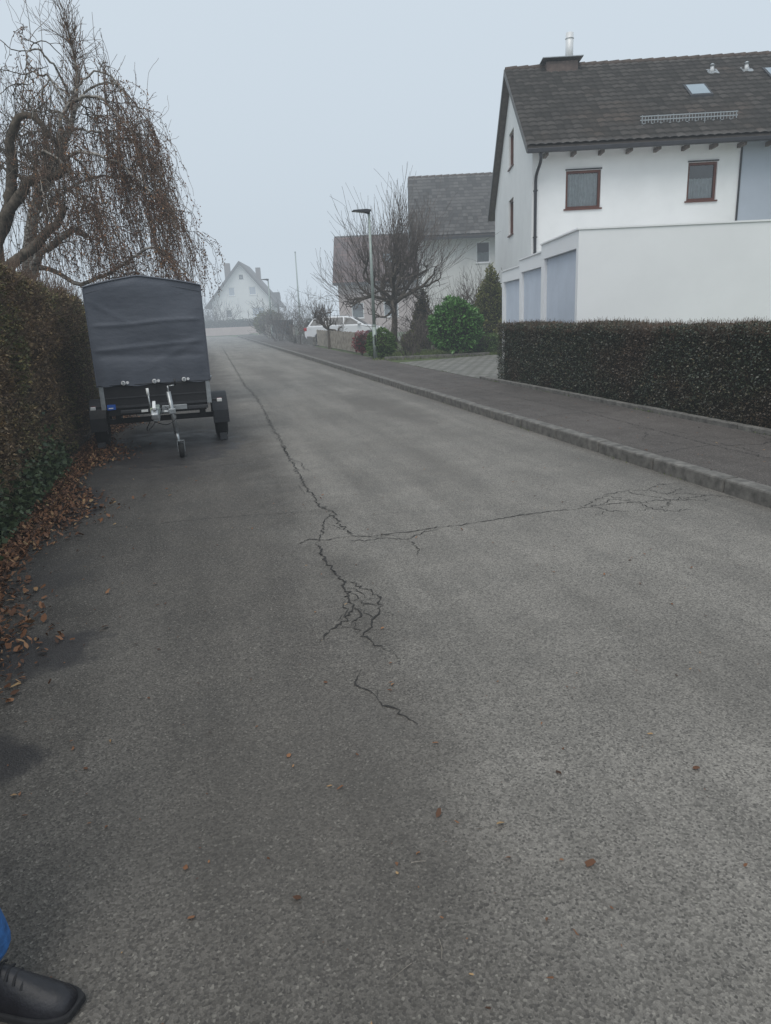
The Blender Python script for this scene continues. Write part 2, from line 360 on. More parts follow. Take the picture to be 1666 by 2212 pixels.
crack([(120,1900),(250,1905),(420,1890)],.008,.015)
cr=pymesh('road_crack',CV,CF,M_crack); cr.rotation_euler=(0,0,A)
CV=[];CF=[]
for s0 in (350,620,905,1180,1600,2000): crack([(438,s0),(500,s0+12),(560,s0-8),(600,s0+10)],.009,.012,z=.119)
crack([(520,300),(515,620),(530,905),(522,1180),(528,1600)],.009,.02,z=.1195)
for k in range(9):
    a=random.uniform(450,590); b=random.uniform(500,1500); crack([(a,b),(a+random.uniform(-30,30),b+40),(a+random.uniform(-40,40),b+90)],.007,.02,z=.1185)
cr2=pymesh('sidewalk_crack',CV,CF,M_crack); cr2.rotation_euler=(0,0,A)

# ------------------------------------------------------------------ leaf litter
def flat_leaves(name,n_,s_,z_,size,mat,curl=.25):
    n=len(n_); P=np.stack([n_*CA-s_*SA,n_*SA+s_*CA,z_],1)
    a=rng.uniform(0,2*np.pi,n); tilt=rng.normal(size=(n,1))*curl
    d=np.stack([np.cos(a),np.sin(a),np.zeros(n)],1); d=unit(d+np.array([0,0,1])*np.abs(tilt)); s=unit(np.stack([-np.sin(a),np.cos(a),rng.normal(size=n)*curl],1))
    L=(size*rng.uniform(.5,1.3,size=n))[:,None]; w=rng.uniform(.2,.7,size=(n,1))
    up=np.array([0,0,1.]); j=lambda: rng.normal(size=(n,1))*L*.07
    v=[P,P+d*L*.3+s*(L*w*.45+j())+up*L*.05,P+d*(L*.7+j())+s*(L*w*.35+j())+up*L*.12,P+d*L,P+d*(L*.7+j())-s*(L*w*.35+j())+up*L*.05,P+d*L*.3-s*(L*w*.45+j())]
    V=np.stack(v,1).reshape(-1,3); F=np.arange(6*n).reshape(-1,6)
    return npmesh(name,V,F,mat,rnd=rng.random(n))
n=17000; s_=rng.uniform(1.5,14,n); e=np.abs(rng.normal(size=n))*.17
n_=-1.62+e*(1.15+.5*np.sin(s_*2.1))+.03
flat_leaves('leaf_pile',n_,s_,.012+.05*np.exp(-e*8)*rng.random(n),.046,M_litter,.5)
n=1000; s_=1.2+rng.random(n)**1.2*9; n_=-1.35+rng.random(n)**2.6*5.4
ex=[(.28,2.16),(.31,2.13),(.596,1.886),(.80,1.80),(.66,1.84),(.70,1.80),(.5,1.76),(.42,1.74),(.1,1.7),(-.2,1.9),(.95,1.55),(.9,1.6)]
s_=np.concatenate([s_,[q[1] for q in ex]]); n_=np.concatenate([n_,[q[0] for q in ex]])
sz=np.concatenate([.006+.024*rng.random(n)**2,np.full(len(ex),.034)])
flat_leaves('fallen_leaves',n_,s_,np.full(len(s_),.006),sz,M_litter,.18)
n=260; flat_leaves('fallen_leaves.001',rng.uniform(4.3,6.0,n),rng.uniform(4,22,n),np.full(n,.123),rng.uniform(.015,.035,n),M_litter,.2)
stk=[]
for (a,b,an,L) in ((.30,1.36,.7,.07),(.44,1.38,1.5,.04),(.45,1.40,1.75,.04),(.46,1.72,.1,.045)):
    q=RW(a,b,.008); d=Vector((math.cos(an),math.sin(an),0)); stk.append([tuple(q+d*L*t+Vector((0,0,.002*math.sin(t*3)))) for t in np.linspace(0,1,6)])
tubes('dry_grass_stalks',np.array(stk),np.full((len(stk),6),.0008),M_wood,None,4)
n=2200; sj=rng.uniform(4,30,n); P=np.stack([np.where(rng.random(n)<.35,4.20,6.02)+rng.normal(size=n)*.012,sj,np.zeros(n)],1); P[:,2]=np.where(P[:,0]<5,.002,.118)
keep=np.sin(sj*2.3)+np.sin(sj*5.9)+rng.normal(size=n)*.4>.9; P=P[keep]
o=leaves('weeds',P,np.tile([0,0,1.],(len(P),1)),.03,M_grassb,None,wid=.25,align=.5); o.rotation_euler=(0,0,A)

# ------------------------------------------------------------------ hedges
def hedge(name,nf,nb,s0,s1,hfun,count,size,mat,amp=.06,tw=0,twmat=None,twlen=.15,zb=0.0,faces=(.55,.3,.1,.05),toptw=0):
    e=empty(name,(0,0,0),A); out=-1 if nf<nb else 1
    lo,hi=min(nf,nb),max(nf,nb); K=40
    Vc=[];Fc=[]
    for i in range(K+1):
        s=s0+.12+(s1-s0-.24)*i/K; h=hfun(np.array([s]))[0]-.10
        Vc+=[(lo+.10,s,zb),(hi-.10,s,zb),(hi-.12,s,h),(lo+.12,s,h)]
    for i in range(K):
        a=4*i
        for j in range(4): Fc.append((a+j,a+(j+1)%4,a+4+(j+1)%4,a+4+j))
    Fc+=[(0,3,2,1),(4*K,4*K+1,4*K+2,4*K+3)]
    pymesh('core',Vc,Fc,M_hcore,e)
    def pts(count,faces=faces):
        c=[int(count*f) for f in faces]; Ps=[];Ns=[]
        s=s0+(s1-s0)*rng.random(c[0]); h=hfun(s); z=zb+(h-zb)*rng.random(c[0]); Ps.append(np.stack([np.full(c[0],nf),s,z],1)); Ns.append(np.tile([out,0,0],(c[0],1)))
        s=s0+(s1-s0)*rng.random(c[1]); Ps.append(np.stack([lo+(hi-lo)*rng.random(c[1]),s,hfun(s)],1)); Ns.append(np.tile([0,0,1],(c[1],1)))
        sgn=rng.random(c[2])<.5; s=np.where(sgn,s0,s1); Ps.append(np.stack([lo+(hi-lo)*rng.random(c[2]),s,zb+(hfun(s)-zb)*rng.random(c[2])],1)); Ns.append(np.stack([np.zeros(c[2]),np.where(sgn,-1,1),np.zeros(c[2])],1))
        s=s0+(s1-s0)*rng.random(c[3]); Ps.append(np.stack([np.full(c[3],nb),s,zb+(hfun(s)-zb)*rng.random(c[3])],1)); Ns.append(np.tile([-out,0,0],(c[3],1)))
        P=np.concatenate(Ps);Nn=np.concatenate(Ns).astype(float)
        P=P+Nn*(lump(P,1,1.3)*amp+lump(P,4,4)*amp*.5)[:,None]
        P=P-Nn*(np.abs(rng.normal(size=len(P)))*.05)[:,None]
        return P,Nn
    P,Nn=pts(count)
    leaves('leaves',P,Nn,size,mat,e,wid=.55,align=.35)
    def twg(nm,P,Nn,ln,upb):
        T=len(P); K2=4
        d=unit(Nn*.6+rng.normal(size=(T,3))*.5+np.array([0,0,upb])); L=ln*rng.uniform(.4,1.6,size=(T,1))
        t=np.linspace(0,1,K2); Q=P[:,None,:]-Nn[:,None,:]*.05+d[:,None,:]*L[:,None,:]*t[None,:,None]+rng.normal(size=(T,K2,3))*.006
        R=np.tile(np.linspace(.0035,.0015,K2),(T,1)); tubes(nm,Q,R,twmat or M_twig,e,3)
    if tw: twg('twigs',*pts(tw),twlen,.5)
    if toptw: twg('top_shoots',*pts(toptw,(0,1,0,0)),twlen*1.4,1.0)
    return e
hl=lambda s: 2.32-.042*np.clip(s-5,0,8)+.05*np.sin(s*1.7)+.03*np.sin(s*4.1)
hedge('tall_hedge',-1.70,-2.9,.8,13,hl,125000,.040,M_hedgeL,.12,21000,M_twig,.19,toptw=3500)
hedge('tall_hedge.001',-1.75,-2.9,13,44,lambda s:1.98+.05*np.sin(s*1.7),26000,.085,M_hedgeL,.10,1500,M_twig,.2)
hr=lambda s: 1.26+.015*np.sin(s*1.9)+.012*np.sin(s*5.3)
hedge('trimmed_hedge',6.22,7.15,.5,14.45,hr,130000,.031,M_hedgeR,.035,14000,M_twig,.07,zb=.1,faces=(.5,.42,.05,.03),toptw=12000)
n=7000; s_=rng.uniform(1,9,n); zz=np.abs(rng.normal(size=n))*.20; nn_=-1.62+rng.normal(size=n)*.05-zz*.15
P=np.stack([nn_,s_,zz+.02],1); iv=leaves('ivy',P,np.tile([1.,0,.4],(n,1)),.05,attrmat('ivy_leaves',[(0,(.022,.042,.018)),(1,(.075,.10,.04))],.5,gain=1.2),None,wid=.85,align=.4); iv.rotation_euler=(0,0,A)

# ------------------------------------------------------------------ trees
def grow(p,d,L,r,depth,out,up=.15,jit=.22,nb=(3,5),shr=.68,spread=.8,K=6):
    p=np.array(p,float);d=unit(np.array(d,float));pts=[p.copy()];q=p.copy();dd=d.copy()
    for i in range(K-1):
        dd=unit(dd+rng.normal(size=3)*jit+np.array([0,0,up])); q=q+dd*L/(K-1); pts.append(q.copy())
    out.append((np.array(pts),np.linspace(r,r*.55,K),depth))
    if depth>0:
        for j in range(random.randint(*nb)):
            i=random.randint(2,K-1); t=unit(pts[i]-pts[i-1]); nd=unit(t+rng.normal(size=3)*spread*.6+np.array([0,0,up]))
            grow(pts[i],nd,L*shr*random.uniform(.75,1.2),r*.52,depth-1,out,up,jit,nb,shr,spread,K)
bt=empty('weeping_birch_tree')
limbs=[([(-6.5,14,0),(-6.45,14,1.5),(-6.4,14,2.6),(-6.15,14,3.6),(-5.75,14,4.3),(-5.45,14,4.8),(-5.2,14,5.3),(-5.1,14.05,5.9),(-5.12,14,6.5)],.15,.009),
 ([(-6.4,14,2.5),(-6.1,13.8,2.85),(-5.8,13.7,3.1),(-5.3,13.5,3.3),(-5.0,13.4,3.2)],.09,.05),
 ([(-6.3,14,2.7),(-6.05,14.1,2.65),(-5.5,13.9,2.35),(-5.0,13.8,2.45),(-4.5,13.6,2.65),(-4.0,13.5,2.8),(-3.65,13.4,2.6),(-3.4,13.3,2.3)],.05,.010),
 ([(-5.5,14,4.7),(-5.2,13.9,5.2),(-4.8,13.8,5.4),(-4.4,13.8,5.3),(-4.05,13.7,4.95),(-3.85,13.7,4.5),(-3.8,13.6,4.0)],.04,.006),
 ([(-5.85,14,4.1),(-5.4,13.8,4.5),(-4.9,13.6,4.55),(-4.4,13.5,4.3),(-3.95,13.4,3.9),(-3.65,13.4,3.4),(-3.5,13.4,3.0)],.04,.006),
 ([(-5.2,14,5.2),(-4.9,14.3,5.6),(-4.5,14.6,5.7),(-4.1,14.9,5.3),(-3.9,15.0,4.7)],.025,.006),
 ([(-6.0,14,3.9),(-5.6,13.3,4.4),(-5.2,12.9,4.5),(-4.8,12.7,4.2),(-4.6,12.6,3.7)],.03,.006),
 ([(-6.1,14,3.6),(-5.4,14.6,4.2),(-4.8,15.2,4.3),(-4.3,15.6,3.9),(-4.0,15.7,3.3)],.03,.006),
 ([(-5.7,14,4.3),(-5.3,14.1,4.9),(-5.0,14.3,5.0),(-4.6,14.3,4.8),(-4.2,14.2,4.7),(-3.9,14.2,4.2)],.03,.006)]
for k in range(14):
    az=random.uniform(-math.pi,math.pi); t=random.uniform(.1,1); base=np.array([-6.2+t*1.0,14,3.3+t*2.2]); rr=random.uniform(.9,2.1)*(1.15-t*.5)
    c=np.array([math.cos(az),math.sin(az),0]); hh=random.uniform(.2,.6); limbs.append(([tuple(base),tuple(base+c*rr*.35+[0,0,hh]),tuple(base+c*rr*.7+[0,0,hh*random.uniform(.8,1.2)]),tuple(base+c*rr+[0,0,random.uniform(-.4,.3)]),tuple(base+c*rr*1.1+[0,0,-.7])],.022,.005))
LP=[catmull(p,24) for p,_,_ in limbs]
for i_,a in enumerate(LP):
    w_=np.cumsum(rng.normal(size=a.shape)*(.012 if i_==0 else .022),0); w_-=w_[0]; a+=w_
tubes('limbs',np.array(LP[:1]),np.array([np.linspace(limbs[0][1],limbs[0][2],24)]),M_birch,bt,12)
tubes('branches',np.array(LP[1:]),np.array([np.linspace(l[1],l[2],24) for l in limbs[1:]]),M_birch,bt,8)
sb=[]
for k in range(220):
    a=LP[rng.integers(len(LP))]; j=rng.integers(9,23); d=unit(a[j]-a[j-1])+rng.normal(size=3)*.8+np.array([.05,0,.15]); grow(a[j],d,random.uniform(.3,.8),.010,1,sb,-.05,.26,(1,3),.6,.9,12)
XM=-3.3
sb=[o for o in sb if o[0][:,0].max()<XM]
SBP=[o[0] for o in sb]
tubes('side_branches',np.array(SBP),np.maximum(np.array([o[1] for o in sb]),.004),M_bark,bt,4)
def strings(T,src,lo,hi,lmin,lmax,zmin):
    out=[]
    while len(out)<T:
        a=src[rng.integers(len(src))]; m=len(a); j=rng.integers(int(lo*m),int(hi*m)); p=a[j]+rng.normal(size=3)*[.05,.05,.03]
        c=p-np.array([-5.9,14,p[2]]); c=c/(np.linalg.norm(c)+.3); L=random.uniform(lmin,lmax)**1.4; L=min(L,max(.25,p[2]-zmin)); K=12
        t=np.linspace(0,1,K)[:,None]; o=(c+rng.normal(size=3)*[.6,.6,0])*(.26*(1-np.exp(-3*t)))*random.uniform(.2,1.3)+rng.normal(size=3)*[.15,.15,0]*t
        z=np.array([0,0,1.])*(.14*np.sin(np.clip(t*3,0,3.14))*random.uniform(0,1)-L*t**1.1)
        q=p+o+z+np.cumsum(rng.normal(size=(K,3))*[.028,.028,.004],0)
        if q[:,0].max()<-3.05: out.append(q)
    return np.array(out)
S1=strings(820,LP[1:]+SBP,.35,1,.3,1.8,2.0)
S2=strings(480,[a for a in LP[2:9]]+[a for a in SBP if a[-1][0]>-4.9],.45,1,.6,2.1,2.1)
S=np.concatenate([S1,S2]); tubes('hanging_twigs',S,np.tile(np.linspace(.005,.003,12),(len(S),1)),M_twig,bt,3)
cnt=rng.random(len(S)); pl=[]
for a,c in zip(S,cnt):
    wgt=1.0 if a[0][0]>-5.0 else .4
    k=int(3+75*c**2.2*wgt); t=rng.random(k)**.8*11; i=np.clip(t.astype(int),0,10); f=(t-i)[:,None]; pl.append(a[i]*(1-f)+a[i+1]*f)
P=np.concatenate(pl); P=P+rng.normal(size=P.shape)*.024
leaves('leaves',P,np.tile([0,0,-1.],(len(P),1)),.038,M_rust,bt,wid=.6,align=.45)
up=[]
for k in range(460):
    a=LP[0][12:] if random.random()<.4 else (LP+SBP)[rng.integers(len(LP)+len(SBP))]; p=a[rng.integers(len(a))]; d=np.array([rng.normal()*.5,rng.normal()*.5,1]); grow(p,d,random.uniform(.3,.8),.006,1,up,.04,.18,(1,3),.5,.7,6)
up=[o for o in up if o[0][:,0].max()<XM]
tubes('shoots',np.array([o[0] for o in up]),np.maximum(np.array([o[1] for o in up]),.003),M_twig,bt,3)
pt=empty('pollarded_tree')
pl2=[([(-7.0,13.2,0),(-7.0,13.2,1.5),(-6.75,13.2,2.4),(-6.6,13.2,3.0),(-6.75,13.2,3.6),(-6.9,13.2,4.1)],.2,.12),
 ([(-6.6,13.2,3.0),(-6.2,13.2,3.7),(-6.05,13.2,4.1),(-6.0,13.2,4.6),(-5.8,13.1,4.95),(-5.5,13.1,5.0),(-5.3,13.1,4.7)],.11,.03),
 ([(-6.9,13.2,4.0),(-6.85,13.2,4.7),(-6.65,13.1,5.2),(-6.3,13.1,5.35),(-6.1,13.1,5.25),(-6.3,13.0,5.1)],.1,.06),
 ([(-6.6,13.2,2.9),(-6.1,13.2,3.75),(-5.7,13.1,4.1),(-5.3,13,4.15),(-5.1,13,4.2)],.09,.05),
 ([(-6.7,13.2,2.5),(-6.2,13.0,2.7),(-5.7,12.9,3.0),(-5.35,12.9,3.4)],.1,.05)]
LQ=[catmull(p,24) for p,_,_ in pl2]
for a in LQ:
    w_=np.cumsum(rng.normal(size=a.shape)*.02,0); w_-=w_[0]; a+=w_
tubes('limbs',np.array(LQ),np.array([np.linspace(l[1],l[2],24)*(1+.22*rng.random(24)) for l in pl2]),M_bark,pt,10)
up=[]
for k in range(110):
    a=LQ[rng.integers(len(LQ))][8:]; p=a[rng.integers(len(a))]; grow(p,[rng.normal()*.6,rng.normal()*.5,.9],random.uniform(.3,.8),.010,1,up,.1,.2,(1,3),.5,.7,6)
tubes('shoots',np.array([o[0] for o in up]),np.maximum(np.array([o[1] for o in up]),.0035),M_bark,pt,3)
def fruit(name,x,y,h,crown,trunk=.9,r=.12,shoots=260,n1=7,thin=.005,elr=(.3,1.6),sh_l=(.2,.5),sv=.7):
    e=empty(name,(x,y,.08)); out=[]
    grow([0,0,0],[.03,0,1],trunk,r,0,out,.05,.05); top=out[0][0][-1]
    prim=[]
    for k in range(n1):
        a=2*math.pi*k/n1+random.uniform(-.3,.3); el=random.uniform(*elr)
        grow(top,[math.cos(a),math.sin(a),el],crown*random.uniform(.75,1.05),r*.5,2,prim,.02,.28,(4,6),.5,.9,7)
    prim=[(p,q,d+1) for p,q,d in prim]
    sh=[]
    for k in range(shoots):
        p,q,d=random.choice(prim); i=random.randint(2,6); c=unit(p[i]-np.array([0,0,trunk])); grow(p[i],c*.8+np.array([0,0,sv])+rng.normal(size=3)*.35,random.uniform(*sh_l)*h*.42,.008,1,sh,.04,.08,(1,3),.5,.5,7)
    tubes('trunk',np.array([out[0][0]]),np.array([out[0][1]]),M_bark,e,10)
    th=[o for o in prim if o[2]>=2]; tn=[o for o in prim if o[2]<2]
    tubes('limbs',np.array([o[0] for o in th]),np.array([o[1] for o in th]),M_bark,e,6)
    al=tn+sh; tubes('twigs',np.array([o[0] for o in al]),np.maximum(np.array([o[1] for o in al]),thin),M_twiggrey,e,3)
    return e
fruit('bare_fruit_tree',.62,30,7.6,2.0,1.9,.17,620,10,.0055,(.3,2.6),(.28,.62),.75)
fruit('bare_fruit_tree.001',-2.3,35,2.9,.85,.9,.10,130,6)
fruit('bare_fruit_tree.002',4.0,33,4.2,1.3,1.2,.09,120,6)
def bare(name,x,y,h,w,n,r=.012,z=.08,mat=None):
    e=empty(name,(x,y,z)); out=[]
    for k in range(n):
        a=random.uniform(0,6.28); rr=random.random()*w*.25; grow([rr*math.cos(a),rr*math.sin(a),0],[math.cos(a)*w/h*random.random(),math.sin(a)*w/h*random.random(),1],h*random.uniform(.4,.7),r,2,out,.03,.16,(2,4),.55,.7,6)
    tubes('stems',np.array([o[0] for o in out]),np.maximum(np.array([o[1] for o in out]),r*.35),mat or M_twiggrey,e,3); return e
bare('bare_shrub',1.35,27.2,1.6,1.2,22); bare('bare_shrub.001',2.2,29.5,2.2,1.5,24); bare('bare_shrub.002',1.0,25.6,1.1,.9,18)
bare('bare_shrub.003',3.9,30,2.9,1.8,26); bare('bare_shrub.004',-6.4,49,2.6,2.4,30,.016); bare('bare_shrub.005',-7.6,55,3.0,2.6,30,.02)
bare('bare_shrub.006',-5.0,46,2.4,2.2,26,.016); bare('bare_shrub.007',-18.2,86,4.2,3.6,40,.03); bare('bare_shrub.008',-20.5,88,4.6,3.2,36,.03); bare('bare_shrub.009',-4.4,41.5,2.0,1.5,18,.012)
bare('bare_shrub.010',-8.8,62,3.5,3,28,.02); bare('bare_shrub.011',-.1,27.5,1.3,.9,16); bare('bare_shrub.012',2.9,27.6,2.3,1.3,24); bare('bare_shrub.013',-4.6,50,3.2,2.4,30,.016)
def leafy(name,x,y,rx,ry,h,count,size,mat,shape='round',z=.08,amp=.14,seed=0,align=.5):
    e=empty(name,(x,y,z)); a=rng.uniform(0,2*np.pi,count)
    if shape=='cone':
        t=1-np.sqrt(rng.random(count)); prof=np.sin(np.clip((t+.13)/.5,0,1)*np.pi/2)*np.clip(1-((t-.15)/.86).clip(0)**1.5,0,1)
        nrm=np.stack([np.cos(a),np.sin(a),np.full(count,.5)],1); P=np.stack([np.cos(a)*rx*prof,np.sin(a)*ry*prof,t*h],1)
    else:
        ct=rng.uniform(-.75,1,count); st=np.sqrt(1-ct**2); D=np.stack([st*np.cos(a),st*np.sin(a),ct],1); nrm=D
        P=D*[rx,ry,h*.5]+[0,0,h*.5]
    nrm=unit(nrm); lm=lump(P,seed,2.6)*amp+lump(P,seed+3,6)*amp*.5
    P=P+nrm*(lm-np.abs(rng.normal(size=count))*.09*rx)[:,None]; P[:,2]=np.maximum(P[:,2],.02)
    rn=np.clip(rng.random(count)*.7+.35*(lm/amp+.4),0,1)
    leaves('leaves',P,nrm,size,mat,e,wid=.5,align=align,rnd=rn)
    out=[]
    for k in range(30):
        b=random.uniform(0,6.28); grow([0,0,0],[math.cos(b)*rx/h,math.sin(b)*rx/h,1],h*.6,.02,1,out,.05,.15,(2,3),.6,.6,6)
    tubes('stems',np.array([o[0] for o in out]),np.array([o[1] for o in out]),M_bark,e,4)
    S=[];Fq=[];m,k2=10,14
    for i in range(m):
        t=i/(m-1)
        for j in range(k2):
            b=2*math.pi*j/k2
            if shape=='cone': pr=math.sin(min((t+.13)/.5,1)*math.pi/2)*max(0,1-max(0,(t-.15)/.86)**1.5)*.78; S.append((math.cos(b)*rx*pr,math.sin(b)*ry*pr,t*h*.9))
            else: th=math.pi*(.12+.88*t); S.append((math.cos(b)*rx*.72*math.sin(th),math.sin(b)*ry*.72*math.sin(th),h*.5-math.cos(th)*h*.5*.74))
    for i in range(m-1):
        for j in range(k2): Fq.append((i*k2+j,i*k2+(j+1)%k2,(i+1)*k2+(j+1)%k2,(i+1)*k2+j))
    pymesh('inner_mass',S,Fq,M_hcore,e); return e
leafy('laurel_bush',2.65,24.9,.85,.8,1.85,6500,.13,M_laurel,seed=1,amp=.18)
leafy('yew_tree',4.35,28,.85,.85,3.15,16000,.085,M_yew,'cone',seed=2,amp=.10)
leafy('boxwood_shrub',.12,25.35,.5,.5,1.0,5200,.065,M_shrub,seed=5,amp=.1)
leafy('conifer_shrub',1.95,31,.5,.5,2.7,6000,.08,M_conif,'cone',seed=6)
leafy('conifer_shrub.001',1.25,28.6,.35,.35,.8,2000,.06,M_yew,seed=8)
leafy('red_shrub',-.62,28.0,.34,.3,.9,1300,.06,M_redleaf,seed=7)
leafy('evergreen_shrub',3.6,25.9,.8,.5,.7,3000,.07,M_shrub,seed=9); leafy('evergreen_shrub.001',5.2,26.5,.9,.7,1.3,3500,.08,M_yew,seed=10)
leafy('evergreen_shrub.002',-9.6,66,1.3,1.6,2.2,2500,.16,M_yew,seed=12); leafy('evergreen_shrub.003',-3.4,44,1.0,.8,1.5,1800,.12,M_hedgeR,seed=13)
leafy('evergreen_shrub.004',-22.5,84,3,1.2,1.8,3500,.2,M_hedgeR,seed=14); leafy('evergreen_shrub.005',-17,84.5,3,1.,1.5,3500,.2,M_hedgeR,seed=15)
n=9000; x=rng.uniform(-.2,5,n); y=rng.uniform(24,29,n); P=np.stack([x,y,np.full(n,.085)],1)
leaves('grass',P,np.tile([0,0,1.],(n,1)),.09,M_grassb,None,wid=.15,align=.7)
boxes('garden_bed_edge',[(.2,3.7,24.25,24.37,.06,.2)],M_kerb,bevel=.01)

# ------------------------------------------------------------------ building helpers
def wall(name,O,U,L,z0,top,holes,mat,parent,inward,depth=.14,breaks=()):
    O=Vector(O);U=Vector(U);inw=Vector(inward); us=sorted(set([0,L]+[h[0] for h in holes]+[h[1] for h in holes]+list(breaks)))
    V=[];F=[]
    def q(*pts):
        k=len(V); V.extend(pts); F.append(tuple(range(k,k+len(pts))))
    def P(u,z): p=O+U*u; return Vector((p.x,p.y,z))
    for a,b in zip(us[:-1],us[1:]):
        hs=sorted([h for h in holes if h[0]<=a+1e-6 and h[1]>=b-1e-6],key=lambda h:h[2]); z=z0
        for h in hs: q(P(a,z),P(b,z),P(b,h[2]),P(a,h[2])); z=h[3]
        q(P(a,z),P(b,z),P(b,top(b)),P(a,top(a)))
    for h in holes:
        c=[P(h[0],h[2]),P(h[1],h[2]),P(h[1],h[3]),P(h[0],h[3])]
        for i in range(4): q(c[i],c[(i+1)%4],c[(i+1)%4]+inw*depth,c[i]+inw*depth)
    return pymesh(name,V,F,mat,parent)
def window(O,U,inward,u0,u1,z0,z1,parent,frame,curtain=.6,depth=.10,fw=.07,mull=False,shutter=False):
    O=Vector(O);U=Vector(U);I=Vector(inward)
    def P(u,d,z): p=O+U*u+I*d; return (p.x,p.y,z)
    def bb(name,a,b,d0,d1,c,e,m):
        V=[P(a,d0,c),P(b,d0,c),P(b,d1,c),P(a,d1,c),P(a,d0,e),P(b,d0,e),P(b,d1,e),P(a,d1,e)]
        return pymesh(name,V,BF,m,parent,bevel=.006)
    d0,d1=depth-.05,depth+.02
    bb('window_frame',u0,u0+fw,d0,d1,z0,z1,frame);bb('window_frame',u1-fw,u1,d0,d1,z0,z1,frame)
    bb('window_frame',u0+fw,u1-fw,d0,d1,z0,z0+fw,frame);bb('window_frame',u0+fw,u1-fw,d0,d1,z1-fw,z1,frame)
    if mull: bb('window_frame',(u0+u1)/2-.03,(u0+u1)/2+.03,d0+.003,d1,z0+fw,z1-fw,frame)
    pymesh('window_glass',[P(u0+fw,depth,z0+fw),P(u1-fw,depth,z0+fw),P(u1-fw,depth,z1-fw),P(u0+fw,depth,z1-fw)],[(0,1,2,3)],M_glass,parent)
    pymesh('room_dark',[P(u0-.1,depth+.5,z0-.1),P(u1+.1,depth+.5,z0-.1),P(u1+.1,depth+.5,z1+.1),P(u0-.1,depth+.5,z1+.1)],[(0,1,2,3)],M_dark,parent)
    if shutter: bb('roller_shutter',u0+fw,u1-fw,depth-.03,depth-.01,z0+fw,z1-fw,M_greywall)
    elif curtain>0:
        V=[];F=[];k=48; zt=z1-fw if curtain>=.99 else z0+(z1-z0)*curtain
        for i in range(k+1):
            u=u0+fw+(u1-u0-2*fw)*i/k; dd=depth+.08+.03*math.sin(i*1.3)+.012*math.sin(i*3.1); V+=[P(u,dd,z0+fw*.5),P(u,dd,zt+.012*math.sin(i*2.1))]
        for i in range(k): F.append((2*i,2*i+2,2*i+3,2*i+1))
        pymesh('curtain',V,F,M_curtain,parent,smooth=True)
    bb('window_sill',u0-.05,u1+.05,-.05,depth-.052,z0-.045,z0-.002,frame if frame!=M_white else M_plaster2)
def tiles(name,O,U,V_,Ln,S,mat,parent,tw=.25,th=.34,sub=6,ht=.04):
    O=np.array(O,float);U=unit(np.array(U,float));V_=unit(np.array(V_,float));N=np.cross(U,V_); 
    if N[2]<0: N=-N
    nu=int(round(Ln/tw))*sub+1; rows=int(math.ceil(S/th)); u=np.linspace(0,Ln,nu); th=S/rows
    wav=.032*np.abs(np.sin(np.pi*u/tw))**.8
    lines=[]
    for r in range(rows):
        jit=rng.normal(size=nu)*.0015
        lines.append((r*th-.02,ht+wav+jit)); lines.append(((r+1)*th-.02,wav*.9))
    Vv=np.concatenate([O+U*u[:,None]+V_*v+N*h[:,None] for v,h in lines]); nl=len(lines)
    i=np.arange(nl-1)[:,None]*nu; j=np.arange(nu-1)[None,:]
    F=np.stack([i+j,i+j+1,i+nu+j+1,i+nu+j],-1).reshape(-1,4)
    col=rng.random((rows+1,nu//sub+2)); rr=(np.arange(nl-1)//2)[:,None]; cc=(j//sub)+0*rr
    rn=col[rr+0*cc,cc]; rn=np.where((np.arange(nl-1)%2==1)[:,None],rn*.1,rn)
    return npmesh(name,Vv,F,mat,parent,rnd=rn.ravel())
M_ridge=smat('ridge_tile',(.085,.062,.05),.8,.3,6); M_verge=smat('verge_metal',(.10,.095,.09),.6,.15,4)
